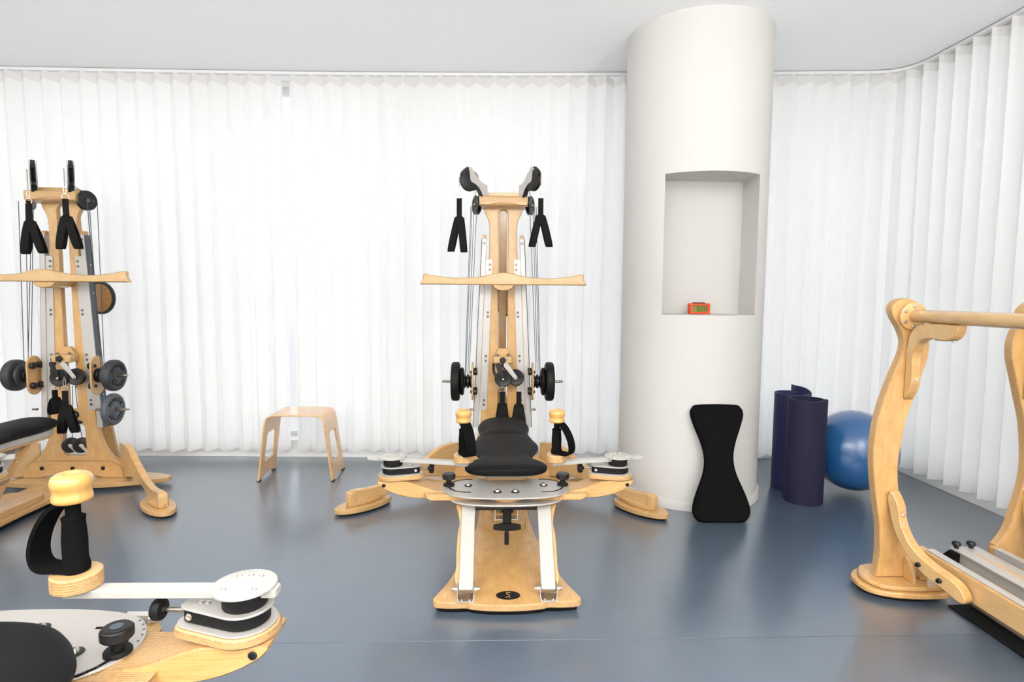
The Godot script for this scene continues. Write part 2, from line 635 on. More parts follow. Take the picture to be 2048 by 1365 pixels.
func room() -> void:
	# vinyl floor in two welded sheets; the seam runs across the room
	var fl := setting("floor")
	box_part(fl, "floor_sheet", -6.6, 3.3, -0.06, 0.0, -4.9, -2.0335, M.floor)
	box_part(fl, "floor_sheet", -6.6, 3.3, -0.06, 0.0, -2.0315, 3.3, M.floor)
	box_part(fl, "subfloor", -6.6, 3.3, -0.12, -0.06, -4.9, 3.3, M.wall)
	slab("ceiling", -6.6, 3.3, CEIL, CEIL + 0.12, -4.95, 3.3, M.ceiling)
	slab("wall_left", -6.6, -6.45, 0, CEIL, -4.9, 3.3, M.wall)
	slab("wall_front", -6.6, 3.3, 0, CEIL, 3.15, 3.3, M.wall)
	# window wall behind the curtains: sill, header, posts
	var wb := setting("wall_back")
	var poly := PackedVector2Array()
	var foot := PackedVector2Array()
	for i in range(0, BACK.size(), 2):
		poly.append(Vector2(BACK[i], BACK[i + 1]))
	foot = poly.duplicate()
	poly.append_array([Vector2(2.99, -4.75), Vector2(-6.5, -4.75)])
	var g := Geo.new()
	g.t = plan(0.13)
	g.prism(poly, 0, 0.13, 0.001)
	part(wb, "sill", g, M.wall)
	box_part(wb, "header", -6.5, 3.2, 2.85, CEIL, -4.75, -4.58, M.wall)
	box_part(wb, "post", -6.5, -6.3, 0.13, 2.85, -4.75, -4.55, M.wall)
	box_part(wb, "post", 2.99, 3.18, 0, 2.85, -4.75, -4.35, M.wall)
	g = Geo.new()
	g.t = plan(0.075)
	var strip := foot.duplicate()
	for i in range(foot.size() - 1, -1, -1):
		strip.append(foot[i] + Vector2(0, -0.012))
	for i in foot.size():
		strip[i] += Vector2(0, 0.012)
	g.prism(strip, 0, 0.075, 0.002)
	structure("baseboard_back", g, M.wall)
	# right wall
	var wr := setting("wall_right")
	box_part(wr, "wall_panel", 2.99, 3.18, 0, CEIL, 0.6, 3.2, M.wall)
	box_part(wr, "sill", 2.99, 3.18, 0, 0.13, -4.34, 0.6, M.wall)
	box_part(wr, "header", 2.99, 3.18, 2.85, CEIL, -4.34, 0.6, M.wall)
	for i in 3:
		window("window_%d" % (i + 7), Vector3(3.09, 1.49, -3.525 + i * 1.65), 1.65, 2.72, PI / 2)
	# added unseen wall that dims the sky behind the side windows
	slab("added_sky_blocker", 4.5, 4.7, -0.5, 6.0, -4.4, 3.0, M.wall)
	slab("baseboard_right", 2.978, 2.99, 0, 0.075, -4.36, 3.14, M.wall)
	var xs := [-6.3, -4.9, -3.5, -2.1, -0.75, 1.15, 2.99]
	for i in xs.size() - 1:
		window("window_%d" % (i + 1), Vector3((xs[i] + xs[i + 1]) / 2, 1.49, -4.65), xs[i + 1] - xs[i], 2.72, 0.0)
	# round column with a niche cut into it
	var cc := Vector3(1.280, 0, -3.722)
	var col := CSGCombiner3D.new()
	col.name = "column"
	col.set_meta("kind", "structure")
	var shaft := CSGCylinder3D.new()
	shaft.name = "shaft"
	shaft.radius = 0.4405
	shaft.height = CEIL
	shaft.sides = 128
	shaft.smooth_faces = true
	shaft.material = M.column
	shaft.position = cc + Vector3(0, CEIL / 2, 0)
	col.add_child(shaft)
	var hole := CSGBox3D.new()
	hole.name = "niche"
	hole.operation = CSGShape3D.OPERATION_SUBTRACTION
	hole.size = Vector3(0.552, 0.820, 0.6)
	hole.position = Vector3(1.270, 1.574, -3.60 + 0.3)
	hole.material = M.column
	col.add_child(hole)
	add_child(col)
	g = Geo.new()
	g.t = Transform3D(Basis.IDENTITY, cc)
	g.lathe([Vector2(0.4405, 0), Vector2(0.456, 0), Vector2(0.456, 0.052), Vector2(0.452, 0.058), Vector2(0.4405, 0.058)], 96)
	structure("baseboard_column", g, M.column)
	ceiling_lamp("white linear ceiling lamp above and left of the camera", Vector3(-1.7, CEIL, 0.3), 1.5, LAMP_ENERGY)
	ceiling_lamp("white linear ceiling lamp above and right of the camera", Vector3(1.5, CEIL, 0.3), 1.5, LAMP_ENERGY)
	fill_uplight("added unseen uplighter furthest left behind the camera", Vector3(-4.2, 0, 1.0))
	fill_uplight("added unseen uplighter left behind the camera", Vector3(-1.7, 0, 1.3))
	fill_uplight("added unseen uplighter straight behind the camera", Vector3(0.3, 0, 1.5))
	fill_uplight("added unseen uplighter right behind the camera, by the side windows", Vector3(2.2, 0, 1.2))


func fill_uplight(label: String, at: Vector3) -> void:  # added lamp out of view, only there to fill ceiling and room
	var o := thing("added_fill_lamp", label, "added fill lamp", at, 0.0, "added fill lights behind the camera")
	var g := Geo.new()
	g.lathe([Vector2(0, 0), Vector2(0.16, 0), Vector2(0.16, 0.012), Vector2(0.02, 0.03), Vector2(0, 0.03)], 28)
	part(o, "base", g, M.white)
	g = Geo.new()
	g.tube([Vector3(0, 0.02, 0), Vector3(0, 1.22, 0)], 0.014, 12)
	part(o, "pole", g, M.white)
	g = Geo.new()
	g.lathe([Vector2(0, 1.20), Vector2(0.05, 1.20), Vector2(0.19, 1.27), Vector2(0.20, 1.30), Vector2(0.193, 1.30), Vector2(0.18, 1.275), Vector2(0, 1.25)], 32)
	part(o, "bowl", g, M.white)
	g = Geo.new()
	g.t = Transform3D(Basis.IDENTITY, Vector3(0, 1.26, 0))
	g.disc(0.165, 0, 0.02, 0.003, 32)
	part(o, "glowing_diffuser", g, M.lamp)
	var l := AreaLight3D.new()
	l.name = "lamp_light"
	l.area_size = Vector2(0.27, 0.27)
	l.light_energy = UPLIGHT_ENERGY
	l.light_color = Color(1.0, 0.985, 0.965)
	l.area_range = 14.0
	l.area_attenuation = 2.0
	l.shadow_enabled = true
	l.position = Vector3(0, 1.31, 0)
	l.rotation.x = PI / 2
	o.add_child(l)


func window(called: String, at: Vector3, w: float, h: float, turn: float) -> void:
	var o := setting(called)
	o.position = at
	o.rotation.y = turn
	var g := Geo.new()
	var x := w / 2 - 0.002
	var y := h / 2
	var b := 0.035
	g.prism(PackedVector2Array([Vector2(-x, -y), Vector2(x, -y), Vector2(x, y), Vector2(-x, y)]), -0.03, 0.03, 0.002, [PackedVector2Array([Vector2(-x + b, -y + b), Vector2(x - b, -y + b), Vector2(x - b, y - b), Vector2(-x + b, y - b)])])
	part(o, "window_frame", g, M.frame)
	box_part(o, "pane", -x + b, x - b, -y + b, y - b, -0.003, 0.003, M.glass)


func ceiling_lamp(label: String, at: Vector3, long: float, power: float) -> void:
	var o := thing("ceiling_lamp", label, "lamp", at, 0.0, "linear ceiling lamps")
	box_part(o, "housing", -long / 2 - 0.02, long / 2 + 0.02, -0.05, 0.0, -0.055, 0.055, M.white)
	box_part(o, "diffuser", -long / 2, long / 2, -0.058, -0.048, -0.045, 0.045, M.lamp)
	var l := AreaLight3D.new()
	l.name = "lamp_light"
	l.area_size = Vector2(long, 0.09)
	l.light_energy = power
	l.light_color = Color(1.0, 0.97, 0.935)
	l.area_range = 14.0
	l.area_attenuation = 2.0
	l.shadow_enabled = true
	l.position = Vector3(0, -0.066, 0)
	l.rotation.x = -PI / 2
	o.add_child(l)


func curtains() -> void:
	var path := PackedVector2Array()
	var key := v2([-6.3, -4.39, -4.6, -4.388, -3.55, -4.385, -2.495, -4.385, -1.346, -4.376, 0.0, -4.332, 0.94, -4.28, 2.025, -4.21, 2.533, -4.175, 2.72, -4.160, 2.845, -4.115, 2.915, -4.01, 2.935, -3.85, 2.94, -3.26, 2.94, -2.0, 2.94, 0.0, 2.94, 2.6])
	path = spline(key, 24, false)
	var cum := [0.0]
	for i in range(1, path.size()):
		cum.append(cum[i - 1] + path[i].distance_to(path[i - 1]))
	var at_x := func(x: float) -> float:
		for i in path.size():
			if path[i].x >= x:
				return cum[i]
		return cum[-1]
	# track
	var g := Geo.new()
	var left := PackedVector2Array()
	var right := PackedVector2Array()
	for i in range(0, path.size(), 4):
		var d: Vector2 = (path[mini(i + 1, path.size() - 1)] - path[maxi(i - 1, 0)]).normalized()
		var nn := Vector2(-d.y, d.x)
		left.append(path[i] + nn * 0.016)
		right.append(path[i] - nn * 0.016)
	right.reverse()
	left.append_array(right)
	g.t = plan(CEIL - 0.004)
	g.prism(left, 0, 0.022, 0.002)
	structure("trim_1", g, M.frame)
	curtain(path, cum, 0.0, at_x.call(-1.552), 1, "white sheer wave curtain hanging behind the left machine, left of the gap", 0.0)
	curtain(path, cum, at_x.call(-1.520), at_x.call(1.70), 2, "white sheer wave curtain hanging behind the stool and central machine", 0.0)
	curtain(path, cum, at_x.call(1.83), cum[-1], 3, "white sheer wave curtain right of the column, turning round the corner", 0.0)


func curtain(path: PackedVector2Array, cum: Array, s0: float, s1: float, sd: int, label: String, _x: float) -> void:
	var o := thing("curtain", label, "curtain", Vector3.ZERO, 0.0, "wave curtains along the window wall")
	var r := RandomNumberGenerator.new()
	r.seed = sd
	var folds := int((s1 - s0) / 0.131)
	var pitch := (s1 - s0) / folds
	var amp := []
	var dr := []
	for i in folds + 2:
		amp.append(r.randf_range(0.75, 1.2))
		dr.append(r.randf_range(-0.9, 0.9))
	var nf := noise(1.0, 2, sd + 60)
	var per := 18
	var cols := folds * per
	var ys := []
	var top := CEIL - 0.036
	for k in 31:
		var f := k / 30.0
		ys.append(lerpf(top, 0.072, f))
	ys.insert(1, top - 0.03)
	ys.insert(2, top - 0.055)
	var grid := []
	var seg := 0
	var base := []
	for i in cols + 1:
		var s := s0 + (s1 - s0) * i / cols
		base.append(s)
	for y in ys:
		var row := PackedVector3Array()
		seg = 0
		var low: float = (top - y) / top
		for i in cols + 1:
			var s: float = base[i]
			var ph := float(i) / per
			var k := int(ph)
			var fr := ph - k
			var sm := fr * fr * (3 - 2 * fr)
			var am := lerpf(amp[k], amp[mini(k + 1, folds + 1)], sm)
			var dd: float = lerpf(dr[k], dr[mini(k + 1, folds + 1)], sm)
			var w := ph * TAU + dd * low * 0.35 + nf.get_noise_2d(s * 1.2, low * 0.7) * 0.5 * low
			var wave := sin(w) + 0.10 * sin(2 * w + 0.9 + dd) * low
			var a := lerpf(0.030, 0.034, low) * lerpf(1.0, am, minf(1.0, low * 3.0))
			var off := wave * a + nf.get_noise_2d(s * 1.1 + 50.0, low * 2.0) * 0.010 * low
			s += sin(2 * w) * 0.0135 * (0.55 + 0.45 * low) * (0.85 + 0.25 * dd)
			s = clampf(s, 0.0, cum[-1] - 0.001)
			while seg < cum.size() - 2 and cum[seg + 1] < s:
				seg += 1
			while seg > 0 and cum[seg] > s:
				seg -= 1
			var f2: float = (s - cum[seg]) / (cum[seg + 1] - cum[seg])
			var p := path[seg].lerp(path[seg + 1], f2)
			var t0: Vector2 = (path[mini(seg + 1, path.size() - 1)] - path[maxi(seg - 1, 0)]).normalized()
			var t1: Vector2 = (path[mini(seg + 2, path.size() - 1)] - path[seg]).normalized()
			var d := t0.lerp(t1, f2).normalized()
			p += Vector2(-d.y, d.x) * off
			var yy: float = y
			if y > top - 0.06:
				yy += wave * 0.0095
			if y < 0.1:
				yy += nf.get_noise_2d(s * 1.3, 9.0) * 0.014 - wave * 0.007
			row.append(Vector3(p.x, yy, p.y))
		grid.append(row)
	part(o, "cloth", sheet(grid, 0, ys.size() - 1, Vector3.ZERO), M.cloth)
	part(o, "heading_tape", sheet(grid, 0, 2, Vector3(0, 0, 0.003) if sd < 3 else Vector3(-0.003, 0, 0.002)), M.tape)


func sheet(grid: Array, r0: int, r1: int, off: Vector3) -> Geo:
	var g := Geo.new()
	var nn := []
	for i in range(r0, r1 + 1):
		var row := PackedVector3Array()
		var m: int = grid[i].size()
		for j in m:
			var d1: Vector3 = grid[i][mini(j + 1, m - 1)] - grid[i][maxi(j - 1, 0)]
			var d2: Vector3 = grid[maxi(i - 1, r0)][j] - grid[mini(i + 1, r1)][j]
			row.append(d1.cross(d2).normalized())
		nn.append(row)
	for i in range(r0, r1):
		var a: PackedVector3Array = grid[i]
		var b: PackedVector3Array = grid[i + 1]
		var na: PackedVector3Array = nn[i - r0]
		var nb: PackedVector3Array = nn[i - r0 + 1]
		for j in a.size() - 1:
			g.quad(a[j] + off, a[j + 1] + off, b[j + 1] + off, b[j] + off, na[j], na[j + 1], nb[j + 1], nb[j])
	return g


# ------------------------------------------------------------------ the tower machines
func machines() -> void:
	var m1 := thing("tower_machine", "birch plywood exercise tower with bench facing the camera, beside the round column", "exercise machine", Vector3(0.058, 0, -3.72))
	tower(m1, [Vector3(-0.82, 0, 0.57), Vector3(0.57, 0, 0.82)], [0.81, 0.44, 0.83, 0.36])
	bench(m1, 0.0, true)
	swing_arm(m1, -1, Vector3(0.972, 0, 0.215), 0.332, Vector3(0.45, 0, 0.89), 0.0, 0.12)
	swing_arm(m1, 1, Vector3(-0.974, 0, 0.225), 0.30, Vector3(0.80, 0, 0.60), 0.0, 0.12)
	var m2 := thing("tower_machine", "birch plywood exercise tower at the left edge, only the end of its bench in view", "exercise machine", Vector3(-2.767, 0, -3.72))
	tower(m2, [Vector3(0.6, 0, 0.8), Vector3(0.6, 0, 0.8)], [0.80, 0.37, 0.83, 0.36])
	bench(m2, 0.0, true)
	swing_arm(m2, -1, Vector3(0.972, 0, 0.215), 0.332, Vector3(0.95, 0, 0.32), 0.0, 0.12)
	swing_arm(m2, 1, Vector3(-0.80, 0, 0.6), 0.32, Vector3(0.96, 0, 0.28), 0.0, 0.095)
	var m3 := thing("exercise_bench", "nearest birch and aluminium exercise bench with a strap handle, cut off at the lower left", "exercise bench", Vector3(-1.015, 0, 0.01), PI)
	bench(m3, 0.153, false)
	swing_arm(m3, -1, Vector3(1, 0, 0.012), 0.332, Vector3(1.0, 0, 0.1), 0.153, 0.068)
	swing_arm(m3, 1, Vector3(-1, 0, 0.1), 0.332, Vector3(-1.0, 0, 0.1), 0.153, 0.068)
	# weight plates, loose on the pins
	for side_ in [-1, 1]:
		var where := "left" if side_ < 0 else "right"
		for w in [[0.309, 0.128, 0.054, "large"], [0.267, 0.093, 0.024, "small"]]:
			weight_plate(Vector3(0.058 + side_ * w[0], 0.703, -3.77), Vector3(side_, 0, 0), w[1], w[2], "%s black weight plate on the %s pin of the central tower" % [w[3], where], M.matte, false)
			weight_plate(Vector3(-2.767 + side_ * w[0], 0.738, -3.77), Vector3(side_, 0, 0), w[1] * 0.79, w[2], "%s grey iron weight plate on the upper %s pin of the left tower" % [w[3], where], M.iron, w[3] == "large" and side_ > 0)
	weight_plate(Vector3(-2.767 + 0.292, 0.515, -3.77), Vector3(1, 0, 0), 0.104, 0.04, "slate grey weight plate on the lowest right pin of the left tower", M.slate, true)
	# hand straps hanging from the upper pulleys
	hand_strap(Vector3(0.058 - 0.276, 1.868, -3.625), Vector3(1, 0, 0.1), 0.33, 0.15, "black hand strap hanging from the left top pulley of the central tower", 0.10, -0.12)
	hand_strap(Vector3(0.058 + 0.226, 1.868, -3.585), Vector3(1, 0, -0.1), 0.30, 0.24, "black hand strap hanging from the right top pulley of the central tower", 0.11, 0.02)
	hand_strap(Vector3(-2.767 - 0.012, 1.80, -3.575), Vector3(0.97, 0, -0.2), 0.30, 0.19, "black hand strap hanging from the left top pulley of the left tower", 0.17, 0.17)
	hand_strap(Vector3(-2.767 + 0.203, 1.83, -3.575), Vector3(0.97, 0, -0.2), 0.30, 0.20, "black hand strap hanging from the right top pulley of the left tower", 0.15, 0.10)
	# straps at the lower pulleys
	hand_strap(Vector3(0.058 - 0.004, 0.66, -3.62), Vector3(1, 0, 0.1), 0.22, 0.12, "black strap hanging from the left lower pulley of the central tower", 0.0, 0.0)
	hand_strap(Vector3(0.058 + 0.102, 0.66, -3.62), Vector3(1, 0, -0.1), 0.24, 0.12, "black strap hanging from the right lower pulley of the central tower", 0.0, 0.0)
	hand_strap(Vector3(-2.767 + 0.092, 0.66, -3.635), Vector3(0.97, 0, -0.2), 0.27, 0.16, "black strap hanging from the front lower pulley of the left tower", 0.06, 0.10)
	hand_strap(Vector3(-2.767 + 0.012, 0.66, -3.66), Vector3(0.3, 0, -0.9), 0.15, 0.1, "thin black strap hanging beside the left rail of the left tower", 0.0, 0.0)


func K(p: Vector2) -> Vector2:   # measured on the plane of the top block -> the panel plane behind it
	return Vector2(p.x * 1.027, 1.28 + (p.y - 1.28) * 1.027)


const PZ := -0.10   # front of the tower panel


func bolt(parent: Node, called: String, at: Vector3, d: Vector3, r := 0.008, h := 0.005, m = null) -> void:
	var g := Geo.new()
	g.t = axis_at(at, d)
	g.lathe([Vector2(r, -0.002), Vector2(r, h * 0.55), Vector2(r * 0.75, h), Vector2(r * 0.5, h), Vector2(r * 0.42, h * 0.5), Vector2(0, h * 0.5)], 16)
	part(parent, called, g, m if m else M.chrome)


func tower(o: Node3D, dirs: Array, feet: Array) -> void:
	var g := Geo.new()
	# front panel with slot and opening
	var half := []
	for p in spline(v2([0.128, 1.85, 0.120, 1.80, 0.098, 1.755, 0.088, 1.70, 0.088, 1.60, 0.092, 1.50, 0.105, 1.25, 0.122, 0.9, 0.134, 0.65, 0.140, 0.52, 0.146, 0.42, 0.168, 0.325, 0.20, 0.255, 0.245, 0.20, 0.29, 0.168, 0.30, 0.115]), 4, false):
		half.append(K(p))
	var slot := PackedVector2Array()
	for p in stadium(Vector2(0, 0.555), Vector2(0, 1.787), 0.031, 0.030, 10):
		slot.append(K(p))
	var open := fillet([Vector2(-0.075, 0.195), Vector2(0.075, 0.195), Vector2(0.068, 0.405), Vector2(-0.068, 0.405)], 0.035, 6)
	var guide_hole := oval(Vector2(0, 0.468), 0.036, 0.026, 24)
	g.t = Transform3D(Basis.IDENTITY, Vector3(0, 0, PZ))
	g.prism(PackedVector2Array(mirror(half)), -0.036, 0, 0.004, [slot, open, guide_hole])
	var panel := part(o, "tower_panel", g, [M.face, M.edge])
	g = Geo.new()
	g.t = Transform3D(Basis.IDENTITY, Vector3(0, 0, PZ + 0.001))
	g.prism(oval(Vector2(0, 0.468), 0.040, 0.030, 24), -0.002, 0.004, 0.001, [oval(Vector2(0, 0.468), 0.024, 0.015, 24)], 0, false)
	part(panel, "rope_guide", g, M.black)
	g = Geo.new()
	g.t = Transform3D(Basis.IDENTITY, Vector3(0, 0, PZ + 0.001))
	g.prism(oval(Vector2(0, 0.418), 0.060, 0.016, 28), -0.01, 0.006, 0.002, [], 0, false)
	part(panel, "rope_guide", g, M.black)
	# spine behind
	g = Geo.new()
	var lean := frame(Vector3(1, 0, 0), Vector3(0, 1, 0.115), Vector3(0, 0.05, -0.40))
	g.t = lean
	g.prism(PackedVector2Array([Vector2(-0.085, 0), Vector2(0.085, 0), Vector2(0.055, 0.35), Vector2(0.026, 0.55), Vector2(0.026, 1.82), Vector2(-0.026, 1.82), Vector2(-0.026, 0.55), Vector2(-0.055, 0.35)]), -0.03, 0, 0.003)
	part(o, "rear_spine", g, [M.pale, M.edge])
	g = Geo.new()
	g.t = frame(Vector3(1, 0, 0.25), Vector3(0, 1, 0), Vector3(0.052, 1.235, -0.35))
	g.t = g.t * Transform3D(Basis(Vector3(1, 0, 0), PI / 2), Vector3.ZERO)
	g.disc(0.100, -0.008, 0.008, 0.003, 40)
	var wheel := part(o, "rope_wheel", g, [M.warm, M.edge])
	var tr := g.t
	g = Geo.new()
	g.t = tr
	g.lathe([Vector2(0.098, -0.010), Vector2(0.110, -0.013), Vector2(0.114, -0.006), Vector2(0.114, 0.006), Vector2(0.110, 0.013), Vector2(0.098, 0.010)], 40)
	part(wheel, "rubber_rim", g, M.black)
	g = Geo.new()
	g.t = frame(Vector3(1, 0, 0.25), Vector3(0.05, 1, 0), Vector3(0.085, 1.25, -0.20))
	g.box(Vector3.ZERO, Vector3(0.05, 0.26, 0.012), 0.002)
	part(o, "wheel_bracket", g, M.alu)
	# head block
	g = Geo.new()
	g.t = side(0)
	var head := fillet(v2([-0.17, 1.838, -0.04, 1.838, -0.012, 1.842, 0.0, 1.852, 0.0, 1.900, -0.012, 1.906, -0.17, 1.906]), 0.006, 3)
	g.prism(head, -0.156, 0.156, 0.004, [], 1)
	var hb := part(o, "head_block", g, [M.pale, M.edge])
	g = Geo.new()
	g.box(Vector3(0, 1.912, -0.11), Vector3(0.232, 0.038, 0.11), 0.004, 1)
	part(hb, "rear_block", g, M.pale)
	# concave lower cheek of the head block
	g = Geo.new()
	g.t = Transform3D(Basis.IDENTITY, Vector3(0, 0, 0))
	g.prism(PackedVector2Array(v2([-0.15, 1.868, -0.15, 1.846, -0.10, 1.846, -0.05, 1.856, 0, 1.860, 0.05, 1.856, 0.10, 1.846, 0.15, 1.846, 0.15, 1.868])), -0.01, 0.004, 0.002, [], 1)
	part(hb, "front_moulding", g, [M.warm, M.edge])
	for s in [-1, 1]:
		var d: Vector3 = dirs[0] if s < 0 else dirs[1]
		rail(o, s)
		# side pulleys
		g = Geo.new()
		g.t = axis_at(Vector3(s * 0.160, 1.855, -0.085), Vector3(s * 0.93, 0, 0.37))
		g.lathe([Vector2(0, 0), Vector2(0.058, 0), Vector2(0.062, 0.004), Vector2(0.050, 0.014), Vector2(0.062, 0.024), Vector2(0.058, 0.028), Vector2(0.040, 0.028), Vector2(0.036, 0.024), Vector2(0.0, 0.024)], 36)
		var sp := part(o, "side_pulley", g, M.black)
		bolt(sp, "axle_nut", g.t * Vector3(0, 0.024, 0), g.t.basis.y, 0.013, 0.014, M.steel)
		upper_pulley(o, Vector3(s * 0.112, 1.905, -0.035), d)
		# carriage on the rail
		carriage(o, s)
		# cables
		var px: float = s * 0.19
		var lines := [[Vector3(px, 1.85, -0.06), Vector3(s * 0.230, 0.742, -0.05)], [Vector3(px - s * 0.014, 1.80, -0.1), Vector3(s * 0.222, 0.742, -0.06)], [Vector3(px + s * 0.016, 1.85, -0.13), Vector3(s * 0.243, 0.742, -0.06)], [Vector3(px + s * 0.02, 1.84, -0.03), Vector3(s * 0.248, 0.742, -0.04)]]
		for l in lines:
			g = Geo.new()
			g.tube(l, 0.0021, 6)
			part(o, "cable", g, M.rope)
		var b: Vector3 = Vector3(s * 0.112, 1.905, -0.035)
		g = Geo.new()
		g.tube([b + d * 0.085 + Vector3(0, 0.035, 0), Vector3(px - s * 0.01, 1.885, -0.08)], 0.0021, 6)
		part(o, "cable", g, M.rope)
		# stabilizer beam and foot
		stabilizer(o, s, Vector3(s * (feet[0] if s > 0 else feet[2]), 0, feet[1] if s > 0 else feet[3]))
	for x in [-0.03, 0.035]:
		g = Geo.new()
		g.tube([Vector3(x * 0.3, 0.66, PZ - 0.02), Vector3(x * 0.5, 0.47, PZ - 0.02), Vector3(x, 0.30, PZ - 0.02)], 0.0021, 6)
		part(o, "cable", g, M.rope)
		low_pulley(o, Vector3(x * 1.1, 0.262, PZ - 0.01))
	# crossbar
	g = Geo.new()
	var bar := spline(v2([-0.525, 1.336, -0.505, 1.372, -0.498, 1.405]), 6, false)
	bar.append_array(spline(v2([-0.498, 1.405, -0.40, 1.388, -0.28, 1.379, -0.15, 1.386, -0.07, 1.405, 0.0, 1.416, 0.07, 1.405, 0.15, 1.386, 0.28, 1.379, 0.40, 1.388, 0.498, 1.405, 0.505, 1.372, 0.525, 1.336]), 6, false))
	var clean := PackedVector2Array()
	for p in bar:
		if clean.is_empty() or clean[-1].distance_to(p) > 0.0015:
			clean.append(p)
	clean.reverse()
	g.t = Transform3D(Basis.IDENTITY, Vector3(0, 0, 0.06))
	g.prism(clean, 0, 0.038, 0.008, [], 1)
	var cb := part(o, "crossbar", g, [M.pale, M.pale])
	g = Geo.new()
	g.t = Transform3D(Basis.IDENTITY, Vector3(0, 0, PZ + 0.004))
	var hub := PackedVector2Array()
	for i in 25:
		var w := PI + PI * i / 24
		hub.append(Vector2(cos(w) * 0.066, 1.336 + sin(w) * 0.036))
	hub.append_array([Vector2(0.05, 1.385), Vector2(-0.05, 1.385)])
	g.prism(hub, 0, 0.182, 0.006, [], 1)
	part(cb, "sliding_hub", g, [M.face, M.face])
	# lower sliding block with two pulleys
	g = Geo.new()
	g.t = Transform3D(Basis.IDENTITY, Vector3(0, 0, PZ + 0.004))
	g.prism(fillet(v2([-0.062, 0.822, 0.062, 0.822, 0.062, 0.872, 0.045, 0.892, 0.03, 0.922, -0.03, 0.922, -0.045, 0.892, -0.062, 0.872]), 0.02, 5), 0, 0.03, 0.003, [], 1)
	var sb := part(o, "sliding_block", g, [M.face, M.edge])
	g = Geo.new()
	g.box(Vector3(0, 0.848, PZ + 0.058), Vector3(0.124, 0.050, 0.052), 0.008, 1)
	part(sb, "front_block", g, M.pale)
	for x in [-0.038, 0.038]:
		g = Geo.new()
		g.t = Transform3D(Basis.IDENTITY, Vector3(x, 0.874, PZ + 0.058))
		g.lathe([Vector2(0.014, 0), Vector2(0.014, 0.006), Vector2(0.006, 0.006), Vector2(0.006, 0.016), Vector2(0, 0.016)], 16)
		part(sb, "post_bolt", g, [M.steel])
	g = Geo.new()
	g.t = Transform3D(Basis(Vector3(1, 0, 0), PI / 2), Vector3(0.0, 0.852, PZ + 0.085))
	var star := PackedVector2Array()
	for i in 40:
		var w := TAU * i / 40
		star.append(Vector2(cos(w), sin(w)) * (0.0195 + 0.0025 * cos(5 * w)))
	g.t = Transform3D(Basis.IDENTITY, Vector3(0.0, 0.850, PZ + 0.085))
	g.prism(star, 0, 0.022, 0.005, [], 0, false)
	part(sb, "star_knob", g, M.black)
	front_pulley(o, Vector3(0.002, 0.728, PZ + 0.10), Vector3(-0.030, 0.818, PZ + 0.07))
	front_pulley(o, Vector3(0.086, 0.732, PZ + 0.075), Vector3(0.022, 0.815, PZ + 0.07))
	# base: cross board, fascia, bolts
	g = Geo.new()
	g.t = plan(0.052)
	g.prism(spline(v2([0.61, -0.11, 0.595, -0.07, 0.52, -0.035, 0.38, 0.015, 0.2, 0.05, 0.0, 0.06, -0.2, 0.05, -0.38, 0.015, -0.52, -0.035, -0.595, -0.07, -0.61, -0.11, -0.57, -0.15, -0.4, -0.20, -0.15, -0.24, 0.15, -0.24, 0.4, -0.20, 0.57, -0.15]), 5), 0, 0.032, 0.006, [], 1)
	part(o, "cross_board", g, [M.pale, M.edge])
	g = Geo.new()
	g.t = Transform3D(Basis.IDENTITY, Vector3(0, 0, PZ + 0.001))
	var fas := PackedVector2Array(v2([-0.325, 0.052, -0.21, 0.052]))
	for sgn in [-1, 1]:
		for i in 9:
			var f := i / 8.0
			fas.append(Vector2(sgn * 0.105 + (f - 0.5) * 0.19, 0.052 + 0.020 * sin(f * PI)))
	fas.append_array(PackedVector2Array(v2([0.21, 0.052, 0.325, 0.052])))
	fas.append_array(spline(v2([0.325, 0.06, 0.315, 0.10, 0.285, 0.138, 0.235, 0.158, 0.15, 0.163, -0.15, 0.163, -0.235, 0.158, -0.285, 0.138, -0.315, 0.10, -0.325, 0.06]), 4, false))
	g.prism(fas, 0, 0.03, 0.004, [], 1)
	var fa := part(o, "fascia", g, [M.face, M.edge])
	for x in [-0.196, 0.0, 0.196]:
		bolt(fa, "black_bolt", Vector3(x, 0.118, PZ + 0.031), Vector3(0, 0, 1), 0.013, 0.008, M.black)


